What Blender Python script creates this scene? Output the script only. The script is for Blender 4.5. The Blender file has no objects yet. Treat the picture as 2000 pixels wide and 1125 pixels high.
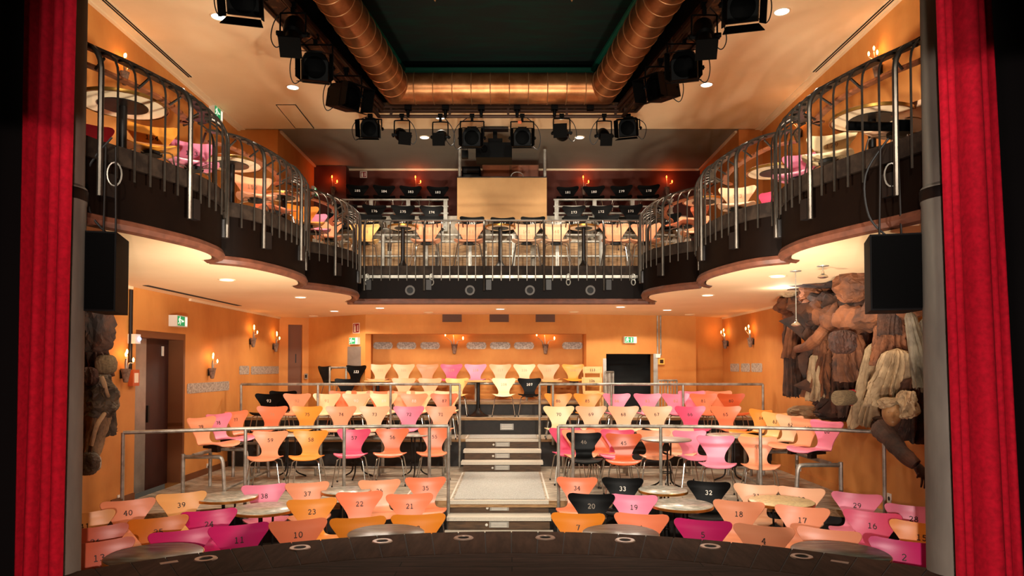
import bpy, math, random
from mathutils import Vector, Matrix, noise
random.seed(7)
C = bpy.context.scene.collection
PI = math.pi
R = math.radians

# ------------------------------------------------------------------ camera maths
F_PX, PITCH, HOR, EYE = 1350.0, R(1.5), 713.0, 2.35
CY = HOR - F_PX * math.tan(PITCH)
CP, SP = math.cos(PITCH), math.sin(PITCH)

def ray(px, py):
    u, v = (px - 1000) / F_PX, (CY - py) / F_PX
    return Vector((u, CP - v * SP, SP + v * CP))

def at(px, py, Y):
    d = ray(px, py)
    t = Y / d.y
    return Vector((d.x * t, Y, EYE + d.z * t))

def atz(px, py, Z):
    d = ray(px, py)
    t = (Z - EYE) / d.z
    return Vector((d.x * t, d.y * t, Z))

# ------------------------------------------------------------------ materials
def lin(c):
    out = []
    for v in c[:3]:
        v = v / 255.0
        out.append(v / 12.92 if v <= 0.04045 else ((v + 0.055) / 1.055) ** 2.4)
    return (*out, 1.0)

def mat(name, col, rough=0.6, metal=0.0, col2=None, scale=6.0, bump=0.0, emit=None, estr=0.0, detail=5.0,
        stretch=(1, 1, 1), spec=0.5, lo=0.35, hi=0.65, coord='Object', bscale=None):
    m = bpy.data.materials.new(name)
    m.use_nodes = True
    nt = m.node_tree
    b = nt.nodes['Principled BSDF']
    b.inputs['Base Color'].default_value = lin(col)
    b.inputs['Roughness'].default_value = rough
    b.inputs['Metallic'].default_value = metal
    b.inputs['Specular IOR Level'].default_value = spec
    if emit:
        b.inputs['Emission Color'].default_value = lin(emit)
        b.inputs['Emission Strength'].default_value = estr
    if col2 is not None or bump:
        tc = nt.nodes.new('ShaderNodeTexCoord')
        mp = nt.nodes.new('ShaderNodeMapping')
        mp.inputs['Scale'].default_value = stretch
        nt.links.new(tc.outputs[coord], mp.inputs['Vector'])
        n = nt.nodes.new('ShaderNodeTexNoise')
        n.inputs['Scale'].default_value = scale
        n.inputs['Detail'].default_value = detail
        n.inputs['Roughness'].default_value = 0.6
        nt.links.new(mp.outputs['Vector'], n.inputs['Vector'])
        if col2 is not None:
            r = nt.nodes.new('ShaderNodeValToRGB')
            r.color_ramp.elements[0].position = lo
            r.color_ramp.elements[1].position = hi
            r.color_ramp.elements[0].color = lin(col)
            r.color_ramp.elements[1].color = lin(col2)
            nt.links.new(n.outputs['Fac'], r.inputs['Fac'])
            nt.links.new(r.outputs['Color'], b.inputs['Base Color'])
        if bump:
            n2 = n
            if bscale:
                n2 = nt.nodes.new('ShaderNodeTexNoise')
                n2.inputs['Scale'].default_value = bscale
                n2.inputs['Detail'].default_value = 4
                nt.links.new(mp.outputs['Vector'], n2.inputs['Vector'])
            bp = nt.nodes.new('ShaderNodeBump')
            bp.inputs['Strength'].default_value = bump
            bp.inputs['Distance'].default_value = 0.02
            nt.links.new(n2.outputs['Fac'], bp.inputs['Height'])
            nt.links.new(bp.outputs['Normal'], b.inputs['Normal'])
    return m

def plank_mat(name, c1, c2, mortar, w, h, rot=0.0, rough=0.45, noise_amt=0.6, mort=0.006, grain=(1, 12, 1)):
    m = bpy.data.materials.new(name)
    m.use_nodes = True
    nt = m.node_tree
    b = nt.nodes['Principled BSDF']
    tc = nt.nodes.new('ShaderNodeTexCoord')
    mp = nt.nodes.new('ShaderNodeMapping')
    mp.inputs['Rotation'].default_value = (0, 0, rot)
    nt.links.new(tc.outputs['Object'], mp.inputs['Vector'])
    br = nt.nodes.new('ShaderNodeTexBrick')
    br.inputs['Scale'].default_value = 1.0
    br.inputs['Brick Width'].default_value = w
    br.inputs['Row Height'].default_value = h
    br.inputs['Mortar Size'].default_value = mort
    br.inputs['Color1'].default_value = lin(c1)
    br.inputs['Color2'].default_value = lin(c2)
    br.inputs['Mortar'].default_value = lin(mortar)
    br.offset = 0.37
    nt.links.new(mp.outputs['Vector'], br.inputs['Vector'])
    mp2 = nt.nodes.new('ShaderNodeMapping')
    mp2.inputs['Rotation'].default_value = (0, 0, rot)
    mp2.inputs['Scale'].default_value = grain
    nt.links.new(tc.outputs['Object'], mp2.inputs['Vector'])
    n = nt.nodes.new('ShaderNodeTexNoise')
    n.inputs['Scale'].default_value = 5
    n.inputs['Detail'].default_value = 6
    nt.links.new(mp2.outputs['Vector'], n.inputs['Vector'])
    mr = nt.nodes.new('ShaderNodeMapRange')
    mr.inputs['From Min'].default_value = 0.3
    mr.inputs['From Max'].default_value = 0.7
    mr.inputs['To Min'].default_value = 1 - noise_amt
    mr.inputs['To Max'].default_value = 1 + noise_amt
    nt.links.new(n.outputs['Fac'], mr.inputs['Value'])
    mx = nt.nodes.new('ShaderNodeVectorMath')
    mx.operation = 'SCALE'
    nt.links.new(br.outputs['Color'], mx.inputs[0])
    nt.links.new(mr.outputs['Result'], mx.inputs['Scale'])
    nt.links.new(mx.outputs['Vector'], b.inputs['Base Color'])
    b.inputs['Roughness'].default_value = rough
    b.inputs['Specular IOR Level'].default_value = .08 if rough > .7 else .4
    return m

M = {}
M['plaster'] = mat('ochre_plaster', (208, 140, 68), 0.75, col2=(184, 114, 48), scale=0.9, bump=0.06, bscale=14, stretch=(1, 1, .6))
M['plaster_dark'] = mat('red_brown_plaster', (74, 25, 10), 0.75, col2=(94, 38, 15), scale=1.1)
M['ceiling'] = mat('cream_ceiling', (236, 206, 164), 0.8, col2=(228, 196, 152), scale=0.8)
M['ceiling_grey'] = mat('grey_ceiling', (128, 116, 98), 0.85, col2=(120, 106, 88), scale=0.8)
M['soffit'] = mat('soffit_paint', (240, 206, 160), 0.8, col2=(232, 196, 148), scale=0.7)
M['green'] = mat('dark_green_paint', (34, 40, 36), 0.9, spec=.05, col2=(24, 56, 45), scale=2.5, detail=8, lo=.45, hi=.8, stretch=(.6, 3, 1))
M['green_trim'] = mat('green_trim_paint', (22, 112, 86), 0.6)
M['copper'] = mat('copper_duct_metal', (150, 92, 52), 0.34, 0.85, col2=(196, 134, 86), scale=3, stretch=(1, 1, 1), bump=0.05, bscale=90)
M['copper_rib'] = mat('copper_rib', (200, 150, 104), 0.35, 0.8)
M['edge_dark'] = mat('dark_worn_edge', (26, 18, 13), 0.7, spec=.1, col2=(50, 38, 29), scale=7, lo=.4, hi=.75)
M['beam'] = mat('tarnished_metal', (48, 26, 12), 0.5, 0.5, col2=(150, 104, 56), scale=9, lo=.52, hi=.75)
M['rig'] = mat('brown_rig_steel', (58, 34, 20), 0.5, 0.5)
M['black'] = mat('black_paint', (3, 3, 3), 0.5, spec=.06)
M['black_cloth'] = mat('black_cloth', (4, 3, 3), 0.95, spec=0.1)
M['lens'] = mat('dark_lens_glass', (2, 2, 2), 0.6, spec=.03)
M['flap'] = mat('barn_door_black', (5, 4, 3), 0.7, spec=.05)
M['fascia'] = mat('dark_brown_panel', (15, 7, 4), 0.5, col2=(11, 5, 3), scale=2, spec=.05)
M['lip'] = mat('rose_brown_lip', (98, 54, 36), 0.5, col2=(74, 40, 26), scale=8)
M['steel'] = mat('galvanised_tube', (184, 180, 168), 0.4, 0.5, col2=(112, 104, 92), scale=7, lo=.3, hi=.75)
M['rail_steel'] = mat('worn_steel_rail', (176, 170, 158), 0.4, 0.5, col2=(92, 82, 70), scale=6, lo=.35, hi=.75)
M['balcony_steel'] = mat('balcony_steel', (92, 84, 75), 0.34, 0.8, col2=(52, 45, 38), scale=5, lo=.3, hi=.8)
M['chrome'] = mat('chrome_leg', (190, 184, 174), 0.2, 0.95)
M['rubber'] = mat('black_rubber', (10, 9, 9), 0.7)
M['plate'] = mat('galvanised_plate', (140, 128, 116), 0.5, 0.15, col2=(190, 180, 166), scale=30, lo=.4, hi=.6)
M['terracotta'] = mat('weathered_terracotta', (150, 120, 100), 0.8, col2=(84, 66, 56), scale=22, lo=.4, hi=.65)
M['concrete'] = mat('weathered_column', (122, 116, 102), 0.75, col2=(80, 74, 65), scale=2.2, bump=.2, stretch=(1, 1, .25), lo=.35, hi=.7)
M['curtain'] = mat('red_velvet', (168, 4, 30), 0.9, col2=(140, 2, 22), scale=30, spec=.2)
M['stage_band'] = mat('stage_band_oak', (46, 30, 22), 0.8, spec=.05, col2=(64, 44, 33), scale=3, stretch=(6, 1, 1), detail=8)
M['stage'] = plank_mat('stage_boards', (44, 29, 22), (57, 39, 30), (16, 10, 7), 2.2, .12, 0, .8, .45, .004, (1, 9, 1))
M['platform'] = plank_mat('grey_worn_boards', (184, 172, 152), (160, 148, 130), (84, 72, 60), 1.6, .11, R(8), .55, .6, .005, (1.5, 9, 1))
M['floor'] = plank_mat('dark_floor_boards', (52, 42, 34), (42, 34, 28), (18, 14, 12), 1.4, .12, 0, .55, .5)
M['carpet'] = mat('grey_carpet', (184, 184, 178), 0.95, col2=(150, 148, 140), scale=90, stretch=(1, .25, 1), lo=.3, hi=.7)
M['edge_wood'] = mat('plywood_edge', (176, 138, 92), 0.6, col2=(128, 92, 56), scale=6, stretch=(1, 8, 8))
M['riser'] = mat('black_riser', (20, 15, 12), 0.6, col2=(34, 26, 20), scale=12)
M['step_wood'] = mat('dark_oak_step', (96, 68, 42), 0.5, col2=(64, 44, 26), scale=5, stretch=(1, 8, 8))
M['tread'] = mat('aluminium_tread', (222, 214, 198), 0.5, 0.15, col2=(190, 180, 162), scale=80, stretch=(6, 1, 1))
M['white_line'] = mat('white_tape', (214, 208, 196), 0.7)
M['steel_plate'] = mat('brushed_plate', (150, 146, 138), 0.4, 0.6, col2=(172, 168, 160), scale=3)
M['door'] = mat('dark_red_door', (58, 20, 10), 0.5, col2=(46, 14, 7), scale=2)
M['jamb'] = mat('brown_jamb', (110, 62, 26), 0.6)
M['board'] = mat('plain_booth_board', (178, 134, 82), 0.7, col2=(166, 122, 72), scale=1.6)
M['wood_pale'] = mat('pale_beech', (222, 182, 122), 0.5, col2=(206, 162, 100), scale=5, stretch=(1, 1, 8))
M['marble'] = mat('green_marble', (150, 154, 142), 0.25, col2=(206, 204, 190), scale=10, detail=9, stretch=(1, 1.4, 1), lo=.4, hi=.65)
M['marble_dark'] = mat('dark_green_marble', (30, 40, 37), 0.3, col2=(104, 120, 112), scale=5, detail=10, stretch=(1, 4, 1), lo=.42, hi=.72)
M['travertine'] = mat('speckled_cream_stone', (226, 202, 150), 0.3, col2=(150, 128, 92), scale=24, lo=.5, hi=.75)
M['brass'] = mat('brass_rim', (196, 142, 66), 0.3, 0.85)
M['under'] = mat('table_underside', (250, 222, 182), 0.6)
M['wood_red'] = mat('reddish_wood', (150, 84, 48), 0.45, col2=(120, 62, 34), scale=4, stretch=(1, 8, 1))
M['iron'] = mat('dark_cast_iron', (24, 18, 15), 0.45, 0.4)
M['num_dark'] = mat('printed_dark_ink', (50, 26, 16), 0.6)
M['num_white'] = mat('printed_white_ink', (232, 224, 212), 0.6)
M['num_grey'] = mat('printed_grey_ink', (128, 114, 98), 0.6)
M['num_faint'] = mat('printed_faint_ink', (190, 140, 104), 0.6)
M['white_plastic'] = mat('white_plastic', (222, 216, 204), 0.5)
M['sign_green'] = mat('green_sign_panel', (20, 150, 92), 0.5, emit=(20, 150, 92), estr=.6)
M['sign_white'] = mat('white_sign_pictogram', (236, 240, 228), 0.5, emit=(236, 240, 228), estr=.8)
M['sign_red'] = mat('red_sign_panel', (150, 16, 22), 0.5)
M['sign_pale'] = mat('pale_sign_mark', (238, 226, 206), 0.5)
M['yellow_box'] = mat('yellow_call_box', (226, 172, 72), 0.5)
M['bulb'] = mat('glowing_bulb', (255, 170, 80), 0.3, emit=(255, 176, 88), estr=22)
M['bulb_red'] = mat('glowing_red_bulb', (255, 80, 20), 0.3, emit=(255, 92, 26), estr=22)
M['lamp_disc'] = mat('glowing_lamp_disc', (255, 250, 240), 0.3, emit=(236, 250, 255), estr=6)
M['lamp_dim'] = mat('lamp_disc_off', (236, 206, 164), 0.4)
M['blue_led'] = mat('blue_indicator', (120, 170, 255), 0.3, emit=(120, 170, 255), estr=8)
M['paper'] = mat('brown_kraft_paper', (122, 70, 37), 0.85, col2=(44, 22, 11), scale=3.5, bump=.5, bscale=16, lo=.35, hi=.7)
M['paper_dark'] = mat('dark_brown_paper', (28, 14, 7), 0.85, col2=(76, 42, 22), scale=4, bump=.5, bscale=16)
M['paper_cream'] = mat('cream_crumpled_paper', (166, 138, 102), 0.8, col2=(70, 44, 24), scale=4, bump=.5, bscale=18, lo=.45, hi=.8)
M['paper_grey'] = mat('grey_crumpled_paper', (104, 92, 74), 0.7, col2=(52, 40, 28), scale=5, bump=.5, bscale=18)
M['hair'] = mat('dark_rope_hair', (44, 22, 12), 0.8, col2=(70, 36, 20), scale=20)
M['face'] = mat('painted_paper_face', (150, 108, 66), 0.6, col2=(116, 76, 42), scale=8)
M['straw'] = mat('straw_ball', (120, 100, 70), 0.9, col2=(84, 66, 44), scale=30, stretch=(1, 1, 6))
M['speaker'] = mat('speaker_black', (5, 4, 4), 0.7, spec=.1)
M['grille'] = mat('speaker_grille', (3, 3, 3), 0.9, spec=.05)
M['cable'] = mat('black_cable', (12, 10, 9), 0.6)
M['tag_orange'] = mat('orange_tag', (190, 84, 36), 0.6)
M['vent'] = mat('brown_vent_slats', (74, 44, 26), 0.6)
M['fascia_vent'] = mat('grey_ring', (58, 50, 43), 0.5, 0.3)
M['foot_ring'] = mat('footlight_ring', (128, 108, 96), 0.4, 0.6)
M['white_trim'] = mat('cream_trim', (228, 204, 166), 0.6)
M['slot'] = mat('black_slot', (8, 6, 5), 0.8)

CH = {}
for _n, _c in dict(salmon=(244, 162, 120), coral=(238, 130, 88), apricot=(246, 186, 112), orange=(242, 152, 56),
                   peach=(246, 192, 152), cream=(246, 216, 166), pink=(238, 136, 164), rose=(222, 84, 120),
                   magenta=(206, 34, 108), rust=(216, 100, 54), black=(4, 4, 4), ochre=(212, 122, 28),
                   terracotta=(200, 96, 60)).items():
    CH[_n] = mat('chair_' + _n, _c, 0.34 if _n != 'black' else .45, spec=.4 if _n != 'black' else .12)

# ------------------------------------------------------------------ mesh building
class MB:
    def __init__(s):
        s.v, s.f = [], []

    def add(s, vs, fs):
        b = len(s.v)
        s.v += [Vector(v) for v in vs]
        s.f += [tuple(b + i for i in f) for f in fs]
        return s

    def box(s, x0, x1, y0, y1, z0, z1):
        return s.add([(x0, y0, z0), (x1, y0, z0), (x1, y1, z0), (x0, y1, z0), (x0, y0, z1), (x1, y0, z1), (x1, y1, z1), (x0, y1, z1)],
                     [(0, 3, 2, 1), (4, 5, 6, 7), (0, 1, 5, 4), (1, 2, 6, 5), (2, 3, 7, 6), (3, 0, 4, 7)])

    def obox(s, c, ax, ay, az, hx, hy, hz):
        c = Vector(c)
        vs = []
        for z in (-hz, hz):
            for x, y in ((-hx, -hy), (hx, -hy), (hx, hy), (-hx, hy)):
                vs.append(c + Vector(ax) * x + Vector(ay) * y + Vector(az) * z)
        return s.add(vs, [(0, 3, 2, 1), (4, 5, 6, 7), (0, 1, 5, 4), (1, 2, 6, 5), (2, 3, 7, 6), (3, 0, 4, 7)])

    def tube(s, pts, r, n=8, cap=True, closed=False):
        P = [Vector(p) for p in pts]
        k = len(P)
        rings = []
        up = None
        for i in range(k):
            if closed:
                t = (P[(i + 1) % k] - P[i - 1])
            else:
                t = P[min(i + 1, k - 1)] - P[max(i - 1, 0)]
            if t.length < 1e-9:
                t = Vector((0, 0, 1))
            t.normalize()
            if up is None:
                a = Vector((0, 0, 1)) if abs(t.z) < .9 else Vector((1, 0, 0))
                up = (a - t * a.dot(t)).normalized()
            else:
                up = (up - t * up.dot(t))
                if up.length < 1e-6:
                    up = t.orthogonal()
                up.normalize()
            sd = t.cross(up)
            # widen at mitred corners
            w = 1.0
            if 0 < i < k - 1:
                d0, d1 = (P[i] - P[i - 1]).normalized(), (P[i + 1] - P[i]).normalized()
                w = 1 / max(.6, math.sqrt(max(0.05, (1 + d0.dot(d1)) / 2)))
            rr = r[i] if isinstance(r, (list, tuple)) else r
            rings.append([P[i] + (up * math.cos(2 * PI * j / n) + sd * math.sin(2 * PI * j / n) * w) * rr for j in range(n)])
        vs = [p for rg in rings for p in rg]
        fs = []
        m = k if closed else k - 1
        for i in range(m):
            a, b = i * n, ((i + 1) % k) * n
            for j in range(n):
                fs.append((a + j, a + (j + 1) % n, b + (j + 1) % n, b + j))
        if cap and not closed:
            fs.append(tuple(reversed(range(n))))
            fs.append(tuple(range((k - 1) * n, k * n)))
        return s.add(vs, fs)

    def lathe(s, prof, n=24, c=(0, 0, 0), ax=None, cap=True):
        """prof: (r, z) pairs revolved about z (or about axis ax)."""
        c = Vector(c)
        q = Vector((0, 0, 1)).rotation_difference(Vector(ax).normalized()) if ax is not None else None
        vs, fs = [], []
        if len(prof) == 2 and min(prof[0][0], prof[1][0]) < 1e-6:
            cap = False
        for r, z in prof:
            for j in range(n):
                p = Vector((r * math.cos(2 * PI * j / n), r * math.sin(2 * PI * j / n), z))
                if q:
                    p = q @ p
                vs.append(c + p)
        for i in range(len(prof) - 1):
            for j in range(n):
                fs.append((i * n + j, i * n + (j + 1) % n, (i + 1) * n + (j + 1) % n, (i + 1) * n + j))
        if cap and prof[0][0] > 1e-6:
            fs.append(tuple(reversed(range(n))))
        if cap and prof[-1][0] > 1e-6:
            fs.append(tuple(range((len(prof) - 1) * n, len(prof) * n)))
        return s.add(vs, fs)

    def prism(s, poly, z0, z1):
        n = len(poly)
        vs = [(p[0], p[1], z0) for p in poly] + [(p[0], p[1], z1) for p in poly]
        fs = [tuple(reversed(range(n))), tuple(range(n, 2 * n))]
        fs += [(i, (i + 1) % n, n + (i + 1) % n, n + i) for i in range(n)]
        return s.add(vs, fs)

    def strip(s, A, B, th=None):
        """A, B: equal long lists of points, a skinned sheet between them; th gives it thickness."""
        n = len(A)
        vs = [Vector(a) for a in A] + [Vector(b) for b in B]
        fs = [(i, i + 1, n + i + 1, n + i) for i in range(n - 1)]
        if th:
            t = Vector(th)
            vs += [v + t for v in vs]
            m = 2 * n
            fs += [(m + i + 1, m + i, m + n + i, m + n + i + 1) for i in range(n - 1)]
            for i in range(n - 1):
                fs += [(i + 1, i, m + i, m + i + 1), (n + i, n + i + 1, m + n + i + 1, m + n + i)]
            fs += [(0, n, m + n, m), (n - 1, m + n - 1, m + 2 * n - 1, 2 * n - 1)]
        return s.add(vs, fs)

    def mesh(s, name, smooth=False):
        me = bpy.data.meshes.new(name)
        me.from_pydata([tuple(v) for v in s.v], [], s.f)
        me.update()
        if smooth:
            me.polygons.foreach_set('use_smooth', [True] * len(me.polygons))
            try:
                me.set_sharp_from_angle(angle=R(smooth if smooth is not True else 40))
            except Exception:
                pass
        return me

    def build(s, name, m, parent=None, smooth=False, loc=None):
        me = s.mesh(name, smooth)
        me.materials.append(m)
        o = bpy.data.objects.new(name, me)
        C.objects.link(o)
        if parent is not None:
            o.parent = parent
        if loc:
            o.location = loc
        return o

def tag(o, label=None, cat=None, group=None, kind=None):
    if label: o['label'] = label
    if cat: o['category'] = cat
    if group: o['group'] = group
    if kind: o['kind'] = kind
    return o

def thing(name, label, cat, loc=(0, 0, 0), rz=0.0, group=None):
    o = bpy.data.objects.new(name, None)
    o.empty_display_size = .1
    C.objects.link(o)
    o.location = loc
    o.rotation_euler = (0, 0, rz)
    return tag(o, label, cat, group)

def inst(name, me, m, parent, loc=None, rot=None, sc=None):
    o = bpy.data.objects.new(name, me)
    C.objects.link(o)
    o.parent = parent
    if m is not None:
        o.material_slots[0].link = 'OBJECT'
        o.material_slots[0].material = m
    if loc: o.location = loc
    if rot: o.rotation_euler = rot
    if sc: o.scale = sc
    return o

def struct(name, mb, m, smooth=False):
    return tag(mb.build(name, m, None, smooth), kind='structure')

def copy_tree(o, parent=None):
    c = o.copy()
    C.objects.link(c)
    if parent is not None:
        c.parent = parent
    for ch in list(o.children):
        copy_tree(ch, c)
    return c

def spline(pts, per=8):
    P = [Vector((*p, 0)) if len(p) == 2 else Vector(p) for p in pts]
    out = []
    for i in range(len(P) - 1):
        p0, p1, p2, p3 = P[max(i - 1, 0)], P[i], P[i + 1], P[min(i + 2, len(P) - 1)]
        for j in range(per):
            t = j / per
            out.append(.5 * ((2 * p1) + (p2 - p0) * t + (2 * p0 - 5 * p1 + 4 * p2 - p3) * t * t + (3 * p1 - p0 - 3 * p2 + p3) * t ** 3))
    out.append(P[-1].copy())
    return out

def resample(P, step):
    """points every `step` metres along polyline P, with unit tangents."""
    L = [0]
    for i in range(1, len(P)):
        L.append(L[-1] + (P[i] - P[i - 1]).length)
    n = max(1, round(L[-1] / step))
    out = []
    k = 0
    for i in range(n + 1):
        d = L[-1] * i / n
        while k < len(P) - 2 and L[k + 1] < d:
            k += 1
        seg = max(1e-9, L[k + 1] - L[k])
        out.append((P[k].lerp(P[k + 1], (d - L[k]) / seg), (P[k + 1] - P[k]).normalized()))
    return out

ONES = 'zero one two three four five six seven eight nine ten eleven twelve thirteen fourteen fifteen sixteen seventeen eighteen nineteen'.split()
TENS = 'x x twenty thirty forty fifty sixty seventy eighty ninety'.split()
def words(n):
    if n < 20: return ONES[n]
    if n < 100: return TENS[n // 10] + ('-' + ONES[n % 10] if n % 10 else '')
    r = n % 100
    return 'one-hundred' + ('-' + words(r) if r else '')

# ------------------------------------------------------------------ digits as inked strokes
def arc(cx, cz, rx, rz, a0, a1, n=12):
    return [(cx + rx * math.cos(R(a0 + (a1 - a0) * i / n)), cz + rz * math.sin(R(a0 + (a1 - a0) * i / n))) for i in range(n + 1)]
DIG = {
    '0': [arc(.32, .5, .25, .43, 0, 360, 18)],
    '1': [[(.34, .02), (.34, .96)], [(.34, .93), (.14, .78)], [(.1, .06), (.58, .06)]],
    '2': [arc(.32, .68, .23, .25, 165, -25, 10) + [(.12, .07)], [(.1, .07), (.58, .07)], [(.56, .05), (.57, .2)]],
    '3': [arc(.3, .71, .22, .22, 150, -90, 10), arc(.3, .27, .25, .22, 90, -150, 12)],
    '4': [[(.42, .95), (.07, .32), (.62, .32)], [(.44, .95), (.44, .04)], [(.3, .05), (.58, .05)]],
    '5': [[(.54, .92), (.16, .92), (.13, .52)], arc(.3, .32, .26, .26, 130, -150, 12)],
    '6': [arc(.32, .3, .24, .25, 0, 360, 16), arc(.48, .34, .4, .58, 178, 105, 8)],
    '7': [[(.1, .92), (.56, .92), (.3, .03)], [(.11, .93), (.11, .76)]],
    '8': [arc(.32, .73, .2, .2, 0, 360, 14), arc(.32, .27, .25, .23, 0, 360, 16)],
    '9': [arc(.32, .69, .24, .25, 0, 360, 16), arc(.16, .65, .4, .58, -2, -75, 8)],
}

def ribbon(pts, w):
    n = len(pts)
    A, B = [], []
    closed = math.dist(pts[0], pts[-1]) < 1e-6
    for i in range(n):
        p = pts[i]
        a = pts[i - 1] if i > 0 else (pts[-2] if closed else pts[0])
        b = pts[i + 1] if i < n - 1 else (pts[1] if closed else pts[-1])
        tx, tz = b[0] - a[0], b[1] - a[1]
        l = math.hypot(tx, tz) or 1
        nx, nz = -tz / l, tx / l
        m = 1.0
        if 0 < i < n - 1:
            d0 = (p[0] - a[0], p[1] - a[1]); d1 = (b[0] - p[0], b[1] - p[1])
            l0, l1 = math.hypot(*d0) or 1, math.hypot(*d1) or 1
            cs = (d0[0] * d1[0] + d0[1] * d1[1]) / (l0 * l1)
            m = 1 / max(.5, math.sqrt(max(.1, (1 + cs) / 2)))
        A.append((p[0] + nx * w / 2 * m, p[1] + nz * w / 2 * m))
        B.append((p[0] - nx * w / 2 * m, p[1] - nz * w / 2 * m))
    return A, B

def number_mesh(txt, h, w, f, sp=.8):
    """f maps flat (x, z) to a 3-D point on the surface that carries the print."""
    mb = MB()
    W = len(txt) * sp
    for i, ch in enumerate(txt):
        x0 = (i * sp - W / 2 + (sp - .64) / 2) * h
        for st in DIG[ch]:
            A, B = ribbon(st, w)
            n = len(A)
            mb.add([f(x0 + a[0] * h, (a[1] - .5) * h) for a in A] + [f(x0 + b[0] * h, (b[1] - .5) * h) for b in B],
                   [(i2, n + i2, n + i2 + 1, i2 + 1) for i2 in range(n - 1)])
    return mb

# ------------------------------------------------------------------ the shell chair
PROF = [(-.245, .428, .15), (-.225, .444, .195), (-.18, .452, .222), (-.10, .452, .238), (0, .442, .235), (.09, .430, .198), (.15, .428, .156),
        (.195, .440, .126), (.222, .475, .112), (.238, .52, .117), (.252, .57, .139), (.268, .63, .177), (.282, .69, .219), (.292, .735, .244), (.298, .785, .248)]
PS = spline([(a, b, c) for a, b, c in PROF], 4)
TOPZ = .775
def shell_pt(i, u):
    y, z, w = PS[i]
    n = len(PS)
    back = max(0.0, min(1.0, (z - .5) / .2)) if i > n * .5 else 0.0
    # rounded shoulder
    d = max(0.0, (z - .735) / .05) if back else 0
    if d > 0:
        w = w - .055 * (1 - math.sqrt(max(0, 1 - min(1, d) ** 2)))
    x = u * w
    zz = z + (.020 * (abs(x) / .22) ** 2 - .018) * max(0.0, min(1, (z - .66) / .12)) if back else z
    yy = y - .045 * (x / .25) ** 2 * back
    if not back:
        zz += .016 * (x / .24) ** 2 - (.012 * (1 - (x / .2) ** 2) if i < 5 else 0)
        if i < 5:
            yy -= .02 * (1 - (x / .2) ** 2)
    return Vector((x, yy, zz))

def shell_mesh(name, i0, i1, nu=12):
    th = .011
    rows = range(i0, i1 + 1)
    top, bot = [], []
    for i in rows:
        for j in range(nu + 1):
            u = -1 + 2 * j / nu
            p = shell_pt(i, u)
            a, b = shell_pt(max(i - 1, 0), u), shell_pt(min(i + 1, len(PS) - 1), u)
            c, d = shell_pt(i, max(-1, u - .1)), shell_pt(i, min(1, u + .1))
            nrm = (d - c).cross(b - a).normalized()
            top.append(p)
            bot.append(p - nrm * th)
    nr, m = len(rows), nu + 1
    fs = []
    N = nr * m
    for i in range(nr - 1):
        for j in range(nu):
            a = i * m + j
            fs.append((a, a + 1, a + m + 1, a + m))
            fs.append((N + a + m, N + a + m + 1, N + a + 1, N + a))
    for i in range(nr - 1):
        a = i * m
        fs.append((a, a + m, N + a + m, N + a))
        a = i * m + nu
        fs.append((a + m, a, N + a, N + a + m))
    for j in range(nu):
        fs.append((j + 1, j, N + j, N + j + 1))
        a = (nr - 1) * m + j
        fs.append((a, a + 1, N + a + 1, N + a))
    mb = MB().add(top + bot, fs)
    me = mb.mesh(name, 50)
    me.materials.append(CH['salmon'])
    return me

SPLIT = 28
ME_SEAT = shell_mesh('seat', 0, SPLIT)
ME_BACK = shell_mesh('backrest', SPLIT, len(PS) - 1)

def leg_mesh(sx, sy):
    top = .405
    pts = [(.04 * sx, .0 + .03 * sy, top), (.13 * sx, .0 + .12 * sy, top), (.165 * sx, .155 * sy, top - .02), (.182 * sx, .172 * sy, top - .06), (.235 * sx, .235 * sy, .004)]
    mb = MB().tube(spline(pts, 3), .0085, 6)
    nf = len(mb.f)
    mb.lathe([(.011, 0), (.013, .012), (.0095, .03)], 8, (.234 * sx, .234 * sy, 0))
    me = mb.mesh('leg', True)
    me.materials.append(M['chrome'])
    me.materials.append(M['rubber'])
    for p in list(me.polygons)[nf:]:
        p.material_index = 1
    return me
ME_LEGS = [leg_mesh(sx, sy) for sx in (-1, 1) for sy in (-1, 1)]
_mb = MB().lathe([(.09, .39), (.095, .40), (.095, .42), (.06, .428)], 14)
ME_HUB = _mb.mesh('underframe', True); ME_HUB.materials.append(M['rubber'])

def back_f(zc):
    def f(x, dz):
        z = zc + dz
        # find the row with this height on the back
        lo, hi = SPLIT, len(PS) - 1
        k = lo
        for i in range(lo, hi):
            if PS[i][1] <= z <= PS[i + 1][1] + 1e-6:
                k = i
                break
        t = (z - PS[k][1]) / max(1e-6, PS[k + 1][1] - PS[k][1])
        y = PS[k][0] * (1 - t) + PS[k + 1][0] * t
        back = max(0.0, min(1.0, (z - .5) / .2))
        return (x, y - .045 * (x / .25) ** 2 * back - .0035, z - .018 * max(0, min(1, (z - .66) / .12)))
    return f
NUM_CACHE = {}
SIDE_WORD = {}

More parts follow.
